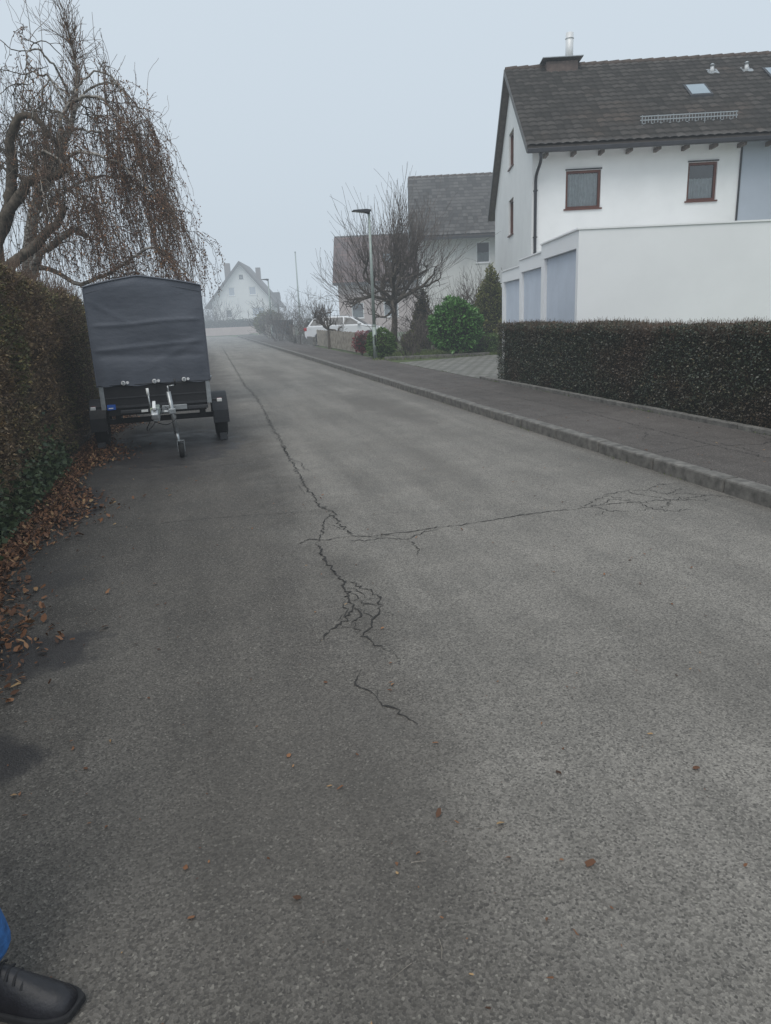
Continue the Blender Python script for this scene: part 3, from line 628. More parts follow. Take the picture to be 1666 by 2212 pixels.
def gabled(name,loc,rot,L,yr,D,ze,slope_f,slope_b,holesF=(),holesL=(),ovf=.5,ovb=.5,ovs=.2,tw=.25,wm=None,tile=None,sub=6,split=None,th=.34):
    e=empty(name,loc,rot); zr=ze+yr*slope_f
    zb=zr-(D-yr)*slope_b
    wall('front_wall',(0,0,0),(1,0,0),L if split is None else split,0,lambda u:ze,holesF,wm,e,(0,1,0))
    if split: wall('neighbour_wall',(split,-.02,0),(1,0,0),L-split,0,lambda u:ze,(),M_greywall,e,(0,1,0))
    tp=lambda y: ze+y*slope_f if y<=yr else zr-(y-yr)*slope_b
    wall('gable_wall',(0,0,0),(0,1,0),D,0,tp,holesL,wm,e,(1,0,0),breaks=(yr,))
    wall('gable_wall_far',(L,0,0),(0,1,0),D,0,tp,(),wm,e,(-1,0,0),breaks=(yr,))
    wall('back_wall',(0,D,0),(1,0,0),L,0,lambda u:zb,(),wm,e,(0,-1,0))
    t=.14
    for nm,ya,yb,za,zb_ in(('roof_front',-ovf,yr,ze-ovf*slope_f,zr),('roof_back',D+ovb,yr,zb-ovb*slope_b,zr)):
        prism(nm,[(ya,za+.03),(yb,zb_+.03),(yb,zb_+.03+t),(ya,za+.03+t)],-ovs,L+ovs,'x',M_soffit,e)
    tiles('roof_tiles',(-ovs-.02,-ovf-.03,ze-ovf*slope_f+.175),(1,0,0),(0,1,slope_f),L+2*ovs+.04,math.hypot(yr+ovf,(yr+ovf)*slope_f),tile,e,tw,th,sub)
    tiles('roof_tiles_back',(-ovs-.02,D+ovb+.03,zb-ovb*slope_b+.175),(1,0,0),(0,-1,slope_b),L+2*ovs+.04,math.hypot(D-yr+ovb,(D-yr+ovb)*slope_b),tile,e,tw,th,max(2,sub//2))
    k=int(L/.38); rc=[]
    for i in range(k+1):
        x=-ovs+i*(L+2*ovs)/(k+1); rc.append([(x,yr,zr+.16),(x+.2,yr,zr+.165),(x+.4,yr,zr+.175)])
    tubes('ridge_caps',np.array(rc),np.tile([.11,.12,.125],(len(rc),1)),M_ridge,e,8)
    for x in(-ovs-.04,L+ovs+.02):
        prism('verge_board',[(-ovf,ze-ovf*slope_f+.0),(yr,zr),(yr,zr+.2),(-ovf,ze-ovf*slope_f+.2)],x,x+.025,'x',M_verge,e)
        prism('verge_board',[(D+ovb,zb-ovb*slope_b),(yr,zr),(yr,zr+.2),(D+ovb,zb-ovb*slope_b+.2)],x,x+.025,'x',M_verge,e)
    return e,zr
# ------------------------------------------------------------------ main white house
ze=6.22; sf=.665; hl_=14.5
HF=[(.99,2.02,4.37,5.42),(4.55,5.40,4.42,5.47)]; HL=[(4.0,5.2,6.4,7.55),(4.0,5.2,4.15,5.35)]
h1,zr=gabled('white_house',(4.80,23.0,0),-.045,hl_,4.6,9.6,ze,sf,.74,HF,HL,.55,.5,.22,.25,M_plaster,M_tile,6,split=6.05)
for h in HF: window((0,0,0),(1,0,0),(0,1,0),*h,h1,M_brown,curtain=1 if h[0]<2 else .6,depth=.11)
for h in HL: window((0,0,0),(0,1,0),(1,0,0),*h,h1,M_brown,curtain=.5,depth=.11)
boxes('gutter',[(-.25,hl_+.2,-.70,-.58,ze-.55*sf-.02,ze-.55*sf+.10)],M_dkmetal,h1,bevel=.02)
for w in HF: boxes('blind_rail',[(w[0]-.02,w[1]+.02,-.035,-.005,w[3]+.005,w[3]+.04)],M_dkmetal,h1)
dp=catmull([(.14,-.6,5.85),(.14,-.55,5.6),(.10,-.10,5.3),(.09,-.07,4.8),(.09,-.07,2.5),(.09,-.07,.1)],24)
tubes('downpipe',np.array([dp]),np.full((1,24),.045),M_dkmetal,h1,10)
boxes('downpipe_bracket',[(.03,.15,-.125,-.002,z,z+.03) for z in(4.9,3.6,2.4)],M_dkmetal,h1)
boxes('wall_joint',[(6.02,6.07,-.05,-.023,0,ze-.05)],M_dkmetal,h1)
boxes('rafter_tail',[(x,x+.08,-.5,-.03,ze-.44,ze-.33) for x in np.arange(.3,14,.8)],M_soffit,h1)
def roofp(x,y,off=.2): return (x,y,ze+y*sf+off)
boxes('chimney',[(1.10,2.15,4.1,5.1,zr-.5,zr+.22)],M_copper,h1,bevel=.01)
boxes('chimney_plate',[(.95,2.30,3.95,5.25,zr+.29,zr+.315)],M_zinc,h1)
boxes('chimney_plate_leg',[(x,x+.03,y,y+.03,zr+.22,zr+.29) for x in(1.15,2.05) for y in(4.2,5.0)],M_dkmetal,h1)
cyl('chimney_flue',(1.95,4.6,zr+.20),(1.95,4.6,zr+1.18),.13,.13,M_steel,h1,20); cyl('chimney_flue_cap',(1.95,4.6,zr+1.0),(1.95,4.6,zr+1.03),.145,.145,M_steel,h1,20)
cyl('chimney_pipe',(1.35,4.5,zr+.3),(1.35,4.5,zr+.48),.03,.03,M_steel,h1,10)
sg=[]
for x in np.arange(3.2,5.95,.45): sg.append((x,x+.02,.20,.26,ze+.2*sf+.17,ze+.2*sf+.48))
for k,z in enumerate((.24,.34,.44)): sg.append((3.15,5.95,.20,.225,ze+.2*sf+z,ze+.2*sf+z+.026))
for x in np.arange(3.2,5.9,.09): sg.append((x,x+.014,.203,.222,ze+.2*sf+.24,ze+.2*sf+.45))
boxes('snow_guard',sg,M_zinc,h1)
M_skyglass=smat('skylight_glass',(.35,.42,.46),.08,.05,2,metal=.6)
def skylight(x,y,w,l):
    c=[(x-w/2,y-l/2),(x+w/2,y-l/2),(x+w/2,y+l/2),(x-w/2,y+l/2)]
    V=[roofp(a,b,.18) for a,b in c]+[roofp(a,b,.30) for a,b in c]
    pymesh('skylight_frame',V,BF,M_dkmetal,h1,bevel=.01)
    c=[(x-w/2+.07,y-l/2+.06),(x+w/2-.07,y-l/2+.06),(x+w/2-.07,y+l/2-.06),(x-w/2+.07,y+l/2-.06)]
    pymesh('skylight_glass',[roofp(a,b,.306) for a,b in c],[(0,1,2,3)],M_skyglass,h1)
skylight(5.45,2.1,.7,.75); skylight(8.3,2.9,.8,.9)
for x,y in((6.35,3.45),(7.45,3.45)):
    cyl('roof_vent',roofp(x,y,.15),roofp(x,y,.42),.07,.055,M_steel,h1,12); cyl('roof_vent_hood',roofp(x,y,.40),roofp(x,y,.46),.10,.03,M_zinc,h1,12)
    V=[roofp(x+a,y+b,.25) for a,b in((-.17,-.22),(.17,-.22),(.17,.10),(-.17,.10))]; pymesh('roof_vent_plate',V,[(0,1,2,3)],M_zinc,h1,solid=.015)

# ------------------------------------------------------------------ garage row
gr=empty('garage_row')
gy=[(13.5,16.5,2.91,3.66),(16.5,19.5,2.79,3.76),(19.5,22.4,2.66,3.80)]
for i,(y0,y1,zt,xf) in enumerate(gy):
    zb=.0; y0e=y0+(.002 if i else 0)
    bx('side_wall',xf,10.6-.01*i,y0e,y0e+.15,zb,zt-.031,M_garage,gr)
    bx('end_wall',xf+.141,10.6-.01*i,y1-.12,y1-.003,zb,zt-.33,M_garage,gr)
    bx('rear_wall',10.45-.01*i,10.598-.01*i,y0e+.15,y1-.12,zb,zt-.33,M_garage,gr)
    bx('roof_slab',xf-.03,10.63-.01*i,y0e-.02*(i==0),y1-.001,zt-.03,zt,M_garage,gr)
    bx('fascia',xf-.002,xf+.14,y0e+.151,y1-.003,zt-.33,zt-.031,M_garage,gr)
    bx('pier',xf,xf+.14,y1-.28,y1-.004,zb,zt-.331,M_garage,gr)
    ya,yb=y0e+.152,y1-.282; k=int((yb-ya)/.06); V=[];F=[]
    for j in range(k+1):
        y=ya+(yb-ya)*j/k; xx=xf+.07+(.022 if j%2 else 0); V+=[(xx,y,.12),(xx,y,zt-.33)]
    for j in range(k): F.append((2*j,2*j+2,2*j+3,2*j+1))
    pymesh('garage_door',V,F,M_door,gr); bx('door_frame',xf+.05,xf+.10,ya,ya+.05,zb,zt-.34,M_white,gr)
    bx('door_handle',xf+.03,xf+.07,(ya+yb)/2-.06,(ya+yb)/2+.06,1.05,1.09,M_dkmetal,gr)

# ------------------------------------------------------------------ neighbouring houses
h2F=[(3.05,3.85,4.1,5.25),(7,8.2,4.1,5.25),(3.0,4.2,1.2,2.4)]
h2,z2=gabled('grey_roof_house',(2.7,42.6,0),-.03,11,4.3,8.6,5.95,.76,.76,h2F,(),.7,.5,.55,.27,M_plaster2,M_tile2,4,th=.36)
for h in h2F: window((0,0,0),(1,0,0),(0,1,0),*h,h2,M_white,curtain=.5,depth=.1)
boxes('gutter',[(-.6,11.5,-.86,-.72,5.38,5.50)],M_dkmetal,h2); boxes('corner_strip',[(-.03,.12,-.03,-.003,0,5.9)],M_white,h2)
h3F=[(1,2.0,1.3,2.5),(3.6,4.8,1.3,2.5)]
h3,z3=gabled('brown_roof_house',(-3.0,60,0),-.02,8.5,4.2,8.4,4.3,.82,.82,h3F,(),.5,.5,.35,.3,M_plaster3,M_tile3,3,th=.4)
for h in h3F: window((0,0,0),(1,0,0),(0,1,0),*h,h3,M_white,curtain=.5)
V=[(x,y,4.3+y*.82+.27) for x,y in((3.7,1.2),(4.7,1.2),(4.7,2.1),(3.7,2.1))]; pymesh('skylight_glass',V,[(0,1,2,3)],M_skyglass,h3,solid=.05)
boxes('gutter',[(-.3,8.8,-.65,-.52,3.87,3.99)],M_dkmetal,h3)
hx,hy=-20.9,95.
fh=empty('gabled_white_house',(hx,hy,0),.05)
prf=lambda u: 3.9+u*(8.35-3.9)/3.9 if u<=3.9 else 8.35-(u-3.9)*(8.35-3.9)/3.7
FW=[(3.7,4.2,6.6,7.1),(2.2,3.0,4.55,5.6),(4.8,5.7,4.6,5.6),(5.0,6.6,1.9,3.05),(1.6,2.4,1.9,2.9)]
wall('front_wall',(0,0,0),(1,0,0),7.6,0,prf,FW,M_plaster,fh,(0,1,0),breaks=(3.9,))
for i,h in enumerate(FW): window((0,0,0),(1,0,0),(0,1,0),*h,fh,M_white if i else M_dkmetal,curtain=.5,shutter=(i in(1,2,3)),fw=.08)
wall('side_wall',(0,0,0),(0,1,0),11,0,lambda y:3.9,(),M_plaster,fh,(1,0,0)); wall('side_wall_far',(7.6,0,0),(0,1,0),11,0,lambda y:3.9,(),M_plaster,fh,(-1,0,0))
M_tileflat=smat('far_tiles',(.055,.04,.034),.85,.2,3)
for nm,pr in(('roof_left',[(-.75,3.1),(3.9,8.4),(3.9,8.72),(-.95,3.2)]),('roof_right',[(3.9,8.4),(8.4,2.95),(8.6,3.1),(3.9,8.72)])):
    prism(nm,pr,-.6,11.3,'y',M_tileflat,fh)
boxes('chimney',[(1.5,2.2,3,3.8,5.5,8.75),(5.3,5.9,5,5.8,6,8.2)],M_copper,fh)
boxes('dormer',[(7.0,8.3,3,5.2,3.0,4.9)],M_tileflat,fh)
boxes('garden_wall',[(-27,-12.2,82.0,82.3,0,.85)],M_plaster3); boxes('garden_wall.001',[(-12.0,-11.7,74,82.3,0,.8)],M_plaster3)
hw=empty('dark_garden_hedge',(0,0,0)); n=6000
P=np.stack([rng.uniform(-21,-12.6,n),83.2+rng.normal(size=n)*.3,.9+rng.random(n)*.75],1); leaves('leaves',P,np.tile([0,-1.,0],(n,1)),.16,M_hedgeR,hw)
bx('core',-20.9,-12.7,83.1,83.5,0,1.45,M_hcore,hw)

# ------------------------------------------------------------------ fences along the right pavement
pk=[];s=28.2
while s<38.3:
    w=.085; t=random.uniform(-.02,.02); pk.append((6.28,6.302,s,s+w,.14,.92+t)); s+=.125
pk+= [(6.304,6.35,28.1,38.4,.28,.34),(6.304,6.35,28.1,38.4,.68,.74)]+[(6.351,6.43,s,s+.08,.05,.88) for s in(28.1,30.6,33.1,35.6,38.2)]
po=boxes('picket_fence',pk,M_wood); po.rotation_euler=(0,0,A)
lw=boxes('low_garden_wall',[(6.1,6.28,38.6,45.5,.0,.55),(6.1,6.28,47,60,0,.5)],M_kerb,bevel=.01); lw.rotation_euler=(0,0,A)
pn=[(6.15,6.2,s,s+.9,.52,1.35) for s in np.arange(47,59.5,1.0)]+[(6.12,6.22,s-.08,s,.5,1.45) for s in np.arange(47,60.5,1.0)]
pf=boxes('panel_fence',pn,M_black); pf.rotation_euler=(0,0,A)
wf=boxes('wooden_fence',[(6.15,6.19,s,s+.12,.05,1.1+random.uniform(-.03,.03)) for s in np.arange(61,72,.16)]+[(6.195,6.24,61,72,.3,.38),(6.195,6.24,61,72,.8,.88)],M_wood); wf.rotation_euler=(0,0,A)
pp=RW(6.0,45.9); ga=empty('gate_post',pp); bx('post',-.14,.14,-.14,.14,0,1.1,M_kerb,ga,.015); bx('cap',-.18,.18,-.18,.18,1.1,1.16,M_kerb,ga,.01)

# ------------------------------------------------------------------ street lamps
def lamp(name,x,y,h,z=.115,hd=.54,rot=.2,r=.06):
    e=empty(name,(x,y,z),rot)
    cyl('pole_base',(0,0,0),(0,0,1.1),r*1.25,r*1.2,M_greymet,e,18); cyl('pole',(0,0,1.1),(0,0,h-.05),r*.95,r*.62,M_greymet,e,18)
    cyl('pole_collar',(0,0,1.08),(0,0,1.13),r*1.3,r*1.05,M_greymet,e,18)
    cyl('bracket',(.02,0,h-.09),(-.16,0,h-.05),r*.75,r*.6,M_dkmetal,e,12)
    prof=[(.05,h-.05),(-.12,h-.075),(-hd,h-.035),(-hd-.02,h-.015),(-hd+.02,h+.005),(-.1,h+.03),(.05,h+.01)]
    prism('lamp_head',prof,-.13,.13,'y',M_dkmetal,e,bevel=.012)
    prism('lamp_lens',[(-.16,h-.078),(-hd+.06,h-.042),(-hd+.06,h-.045),(-.16,h-.083)],-.09,.09,'y',M_clear,e)
    bx('service_door',-.03,.03,-r*1.3,-r*1.2,.45,.8,M_dkmetal,e); return e
lamp('street_lamp',-.10,25.0,4.74); lamp('street_lamp.001',-8.35,58.6,4.45,rot=.3,r=.07)
e=empty('light_pole',(-8.3,80,0)); cyl('pole',(0,0,0),(0,0,8.2),.11,.06,M_greymet,e,12); cyl('pole_top',(0,0,8.2),(0,0,8.3),.1,.05,M_greymet,e,12); cyl('pole_foot',(0,0,0),(0,0,.5),.16,.15,M_greymet,e,12)
e=empty('bollard',RW(5.85,43.8,.115)); cyl('post',(0,0,0),(0,0,.85),.09,.08,M_kerb,e,14); cyl('top',(0,0,.85),(0,0,.92),.08,.03,M_kerb,e,14)

# ------------------------------------------------------------------ covered trailer
tr=empty('covered_trailer',(-2.83,9.12,0),math.radians(15))
W=.66; L=2.35
boxes('cargo_box',[(-W,W,0,L,.60,.88)],M_black,tr,bevel=.012)
boxes('corner_post',[(-W-.012,-W+.045,-.012,.05,.585,.90),(W-.045,W+.012,-.012,.05,.585,.90),(W-.045,W+.012,L-.05,L+.012,.585,.9),(-W-.012,-W+.045,L-.05,L+.012,.585,.9)],M_zinc,tr,bevel=.006)
boxes('box_rail',[(-W+.046,W-.046,-.010,0.0,.60,.63),(-W+.046,W-.046,-.010,-.001,.72,.735)],M_plastic,tr)
boxes('floor_frame',[(-.6,.6,.03,.09,.50,.60),(-.6,.6,1.0,1.06,.50,.60),(-.6,.6,2.2,2.26,.50,.6),(-.62,-.56,.1,2.3,.53,.598),(.56,.62,.1,2.3,.53,.598)],M_black,tr,bevel=.006)
boxes('axle',[(-.76,.76,.90,.97,.29,.36)],M_black,tr,bevel=.01)
boxes('suspension_arm',[(-.60,-.52,.85,1.02,.33,.52),(.52,.60,.85,1.02,.33,.52)],M_black,tr)
wt=W+.02; K=72; Jn=64
def arch(x):
    return 2.165-.105*(max(0,(abs(x+.05)-.03))/wt)-.02*(abs(x)/wt)**4
def cover_face(y,sign):
    V=[];F=[]
    for i in range(K+1):
        x=-wt+2*wt*i/K
        zb=.872+.006*math.sin(x*9)+.008*math.cos((x+.01)*17.2)
        for j in range(Jn+1):
            t=j/Jn; z=zb+(arch(x)-zb)*t
            e=min(1,(wt-abs(x))/.12)*min(1,(1-t)/.06)
            g=lambda c,s_: math.exp(-(c/s_)**2)
            wr=.010*math.sin(4*z+2.2*math.sin(2.1*x))+.004*math.sin(13*z-5*x+2*math.sin(3*x))+.010*g(z-1.62-.02*math.sin(4*x),.018)+.009*g(z-1.34-.05*x,.022)-.008*g(z-1.22+.03*x,.04)+.006*math.sin(17.2*x)*math.exp(-(z-.88)*5)+.014*g(z-1.12-.45*x,.045)*max(0,.5-abs(x-.3))+.010*g(z-1.5+.6*x,.03)*max(0,-x)
            V.append((x,y+sign*(-wr)*e*1.2-sign*.004,z))
    for i in range(K):
        for j in range(Jn): a=i*(Jn+1)+j; F.append((a,a+Jn+1,a+Jn+2,a+1))
    return pymesh('cover_end',V,F,M_tarp,tr,smooth=True)
cover_face(-.02,1); cover_face(L+.02,-1)
prof=[]
for i in range(15): z=.865+(arch(wt)-.03-.865)*i/14; prof.append((-wt,z))
prof+=[(-wt+.012,arch(-wt)-.008)]
for i in range(1,24): x=-wt+2*wt*i/24; prof.append((x,arch(x)+.002))
prof+=[(wt-.012,arch(wt)-.008)]
for i in range(15): z=.865+(arch(wt)-.03-.865)*(14-i)/14; prof.append((wt,z))
V=[];F=[];ny=50
for k in range(ny+1):
    y=-.025+(L+.05)*k/ny
    for (x,z) in prof:
        wv=.008*math.sin(y*6+z*4)+.010*math.sin(y*13+.7*z)*math.exp(-(z-.88)*3); inside=1 if abs(abs(x)-wt)<.001 else 0
        sag=-.018*abs(math.sin(math.pi*y/.78)) if z>arch(wt)-.02 else 0
        V.append((x+(wv*inside*(1 if x>0 else -1))*min(1,k/3,(ny-k)/3),y,z+sag))
m=len(prof)
for k in range(ny):
    for i in range(m-1): a=k*m+i; F.append((a,a+1,a+m+1,a+m))
pymesh('cover_skin',V,F,M_tarp,tr,smooth=True)
M_hem=smat('tarpaulin_hem',(.098,.108,.132),.5,.05,8)
hm=[[(x,-.028,arch(x)-.0) for x in np.linspace(-wt,wt,25)],[(x,-.026,arch(x)-.075) for x in np.linspace(-wt+.01,wt-.01,25)]]
tubes('cover_hem',np.array([hm[0]]),np.full((1,25),.010),M_hem,tr,6); tubes('cover_seam',np.array([hm[1]]),np.full((1,25),.003),M_hem,tr,5)
hm=[[(sx*(wt+.002),-.024,z) for z in np.linspace(.87,arch(wt),25)] for sx in(-1,1)]
tubes('cover_edge',np.array(hm),np.full((2,25),.008),M_hem,tr,6)
for x in(-.37,0.,.36):
    cyl('cover_fastener',(x,-.05,.905),(x,-.02,.905),.024,.030,M_steel,tr,12); boxes('cover_fastener_bar',[(x-.012,x+.012,-.058,-.05,.885,.925)],M_zinc,tr); cyl('cover_eyelet',(x+.05,-.035,.91),(x+.05,-.028,.91),.018,.018,M_steel,tr,10)
cyl('bungee_cord',(-wt,-.03,.885),(wt,-.03,.878),.004,.004,M_black,tr,6)
for y in np.arange(.25,2.3,.4): cyl('side_fastener',(wt+.005,y,.895),(wt+.03,y,.895),.024,.02,M_zinc,tr,10)
def wheel(x,y,z,r,w,parent,rim=M_zinc):
    prof=[(-w/2+.02,r*.62),(-w/2,r*.8),(-w/2+.012,r*.95),(-w/2+.03,r),(w/2-.03,r),(w/2-.012,r*.95),(w/2,r*.8),(w/2-.02,r*.62)]
    if w<.1: prof=[(-w/2,r*.6),(-w/2,r*.9),(-w*.3,r),(w*.3,r),(w/2,r*.9),(w/2,r*.6)]
    V=[];F=[];n=32
    for i in range(n):
        a=2*math.pi*i/n
        for px,pr in prof: V.append((x+px,y+pr*math.cos(a),z+pr*math.sin(a)))
    m=len(prof)
    for i in range(n):
        for j in range(m): F.append((i*m+j,i*m+(j+1)%m,((i+1)%n)*m+(j+1)%m,((i+1)%n)*m+j))
    pymesh('tyre',V,F,M_rubber,parent,smooth=True)
    cyl('rim',(x-w*.32,y,z),(x+w*.32,y,z),r*.64,r*.64,rim,parent,24); cyl('hub',(x-w*.42,y,z),(x+w*.42,y,z),r*.2,r*.2,M_dkmetal,parent,14)
for sx in(-1,1):
    wheel(sx*.80,.95,.29,.29,.17,tr)
    V=[];F=[];n=20
    for i in range(n+1):
        a=math.radians(-8+196*i/n)
        for rr in(.335,.355):
            for xx in(sx*.69,sx*.905): V.append((xx,.95+rr*math.cos(a)*1.05,.29+rr*math.sin(a)))
    for i in range(n):
        a=4*i; F+=[(a,a+1,a+5,a+4),(a+2,a+6,a+7,a+3),(a,a+4,a+6,a+2),(a+1,a+3,a+7,a+5)]
    F+=[(0,2,3,1),(4*n,4*n+1,4*n+3,4*n+2)]
    pymesh('mudguard',V,F,M_plastic,tr,bevel=.006)
    bx('mudguard_flap',min(sx*.70,sx*.90),max(sx*.70,sx*.90),.575,.595,.30,.42,M_plastic,tr,.004)
    bx('marker_light_arm',min(sx*.6,sx*.74),max(sx*.6,sx*.74),.02,.05,.60,.63,M_black,tr); bx('marker_light',sx*.77-.032,sx*.77+.032,-.01,.03,.592,.634,M_clear,tr,.008); bx('marker_light_back',sx*.77-.032,sx*.77+.032,.031,.06,.592,.634,M_red,tr,.006)
    bx('rear_light',sx*.58-.09,sx*.58+.09,L+.015,L+.05,.50,.6,M_red,tr,.01)
boxes('drawbar',[(-.035,.035,-.82,1.0,.50,.57)],M_zinc,tr,bevel=.008)
boxes('cross_member',[(-.45,.62,-.05,.0,.53,.572)],M_plastic,tr,bevel=.006)
boxes('cross_member_plate',[(.05,.36,-.075,-.051,.535,.60)],M_zinc,tr,bevel=.006)
boxes('overrun_body',[(-.045,.045,-.80,-.45,.571,.66)],M_greymet,tr,bevel=.015)
cyl('coupling_shaft',(0,-.80,.60),(0,-.98,.60),.03,.03,M_zinc,tr,14); prism('coupling_head',[(-1.12,.56),(-.95,.56),(-.93,.62),(-.96,.67),(-1.08,.66),(-1.13,.62)],-.04,.04,'x',M_zinc,tr,bevel=.012)
prism('coupling_handle',[(-1.10,.66),(-1.05,.675),(-.93,.72),(-.92,.75),(-1.0,.74),(-1.11,.69)],-.018,.018,'x',M_paper,tr,bevel=.006)
bx('yellow_label',-.055,.0,-.806,-.801,.575,.66,smat('pale_green_label',(.62,.70,.50),.6,.05),tr)
cyl('handbrake_lever',(-.06,-.62,.60),(-.07,-.58,.84),.011,.011,M_zinc,tr,8); cyl('handbrake_grip',(-.07,-.585,.78),(-.072,-.575,.87),.016,.016,M_paper,tr,10)
cyl('jockey_tube',(.16,-.42,.80),(.20,-.46,.30),.028,.028,M_zinc,tr,14); cyl('jockey_inner',(.20,-.46,.30),(.215,-.475,.15),.021,.021,M_zinc,tr,12)
cyl('jockey_clamp',(.03,-.43,.56),(.20,-.43,.56),.022,.022,M_zinc,tr,10); bx('jockey_clamp_ring',.135,.22,-.475,-.385,.53,.60,M_zinc,tr,.01)
cyl('jockey_crank',(.16,-.42,.80),(.16,-.42,.87),.01,.01,M_zinc,tr,8); cyl('jockey_crank_arm',(.16,-.42,.865),(.25,-.44,.875),.008,.008,M_zinc,tr,8); cyl('jockey_crank_grip',(.25,-.44,.87),(.25,-.44,.95),.014,.012,M_black,tr,10)
wheel(.235,-.50,.085,.085,.06,tr); boxes('jockey_fork',[(.19,.197,-.52,-.45,.07,.20),(.272,.279,-.52,-.45,.07,.2),(.19,.279,-.52,-.45,.2,.208)],M_zinc,tr)
cb=catmull([(-.05,-.9,.55),(-.12,-.8,.42),(-.10,-.5,.38),(-.02,-.2,.45),(0,.0,.55)],20); tubes('cable',np.array([cb]),np.full((1,20),.006),M_black,tr,6)
cb=catmull([(.1,-.4,.62),(.22,-.5,.50),(.1,-.55,.42),(-.05,-.4,.45)],20); tubes('safety_cable',np.array([cb]),np.full((1,20),.005),M_black,tr,6)
bx('blue_label',-.60,-.50,-.018,-.013,.585,.65,M_blue,tr); bx('blue_label_mark',-.585,-.53,-.0205,-.0185,.60,.612,M_paper,tr); bx('grey_label',-.20,-.12,-.055,-.051,.535,.565,M_paper,tr)
for sx in(-1,1): prism('wheel_chock',[(.55,.005),(.70,.005),(.60,.10),(.57,.10)],sx*.80-.05,sx*.80+.05,'x',M_plastic,tr,bevel=.005)

# ------------------------------------------------------------------ parked estate car in a drive
ca=empty('parked_estate_car',(-1.7,41.5,.09),math.radians(-6))
body=[(-2.25,.42),(-2.28,.62),(-2.22,.88),(-2.05,.98),(-1.0,1.0),(.9,.98),(1.15,.96),(1.95,.80),(2.2,.62),(2.24,.40),(2.1,.24),(1.72,.24)]
def arc(cx,r=.36): return [(cx+r*math.cos(a),.30+r*math.sin(a)) for a in np.linspace(0,math.pi,9)]
prof=body+arc(1.38)+[(1.0,.22),(-.98,.22)]+arc(-1.36)+[(-1.75,.24),(-2.1,.26)]
prism('body',prof,-.88,.88,'y',M_carpaint,ca,bevel=.05)
gp=[(-2.1,.97),(-1.78,1.40),(-1.2,1.47),(.05,1.46),(.42,1.38),(1.15,.95)]
V=[];n=len(gp)
for sgn in(-1,1):
    for x,z in gp: V.append((x,sgn*(.84-(z-.95)*.42),z))
F=[tuple(range(n))[::-1],tuple(range(n,2*n))]+[(i,(i+1)%n,n+(i+1)%n,n+i) for i in range(n)]
pymesh('cabin',V,F,M_carpaint,ca,bevel=.03)
for sgn in(-1,1):
    for pts in([(-1.95,1.02),(-1.72,1.34),(-1.1,1.40),(-1.1,1.02)],[(-1.02,1.02),(-1.02,1.40),(-.1,1.40),(-.1,1.02)],[(-.02,1.02),(-.02,1.40),(.38,1.33),(.93,1.02)]):
        pymesh('side_window',[(x,sgn*(.85-(z-.95)*.42),z) for x,z in pts],[(0,1,2,3)],M_carglass,ca,solid=.012)
pymesh('windscreen',[(.50,-.62,1.36),(.50,.62,1.36),(1.10,.74,1.0),(1.10,-.74,1.0)],[(0,1,2,3)],M_carglass,ca,solid=.02)
pymesh('rear_window',[(-1.84,-.6,1.37),(-1.84,.6,1.37),(-2.10,.74,1.03),(-2.10,-.74,1.03)],[(0,1,2,3)],M_carglass,ca,solid=.02)
for x in(1.38,-1.36):
    for sgn in(-1,1):
        n=24;V=[];F=[]
        for yy,rr in((sgn*.70,.32),(sgn*.885,.32),(sgn*.89,.30),(sgn*.885,.2)):
            for i in range(n): a=2*math.pi*i/n; V.append((x+rr*math.cos(a),yy,.31+rr*math.sin(a)))
        for k in range(3):
            for i in range(n): F.append((k*n+i,k*n+(i+1)%n,(k+1)*n+(i+1)%n,(k+1)*n+i))
        pymesh('tyre',V,F,M_rubber,ca,smooth=True); cyl('rim',(x,sgn*.80,.31),(x,sgn*.893,.31),.21,.2,M_zinc,ca,16)
boxes('tail_light',[(-2.30,-2.12,-.885,-.60,.74,.92),(-2.30,-2.12,.60,.885,.74,.92)],M_red,ca,bevel=.02)
boxes('head_light',[(1.95,2.20,-.87,-.55,.60,.74),(1.95,2.20,.55,.87,.60,.74)],M_clear,ca,bevel=.02)
boxes('wing_mirror',[(.72,.86,-1.03,-.86,.98,1.1),(.72,.86,.86,1.03,.98,1.1)],M_carpaint,ca,bevel=.03)
boxes('roof_rail',[(-1.6,.1,-.60,-.57,1.49,1.515),(-1.6,.1,.57,.60,1.49,1.515)],M_zinc,ca)
dvw=grid_sheet('driveway.001',6.03,13,38.4,45.8,.12,M_paver)

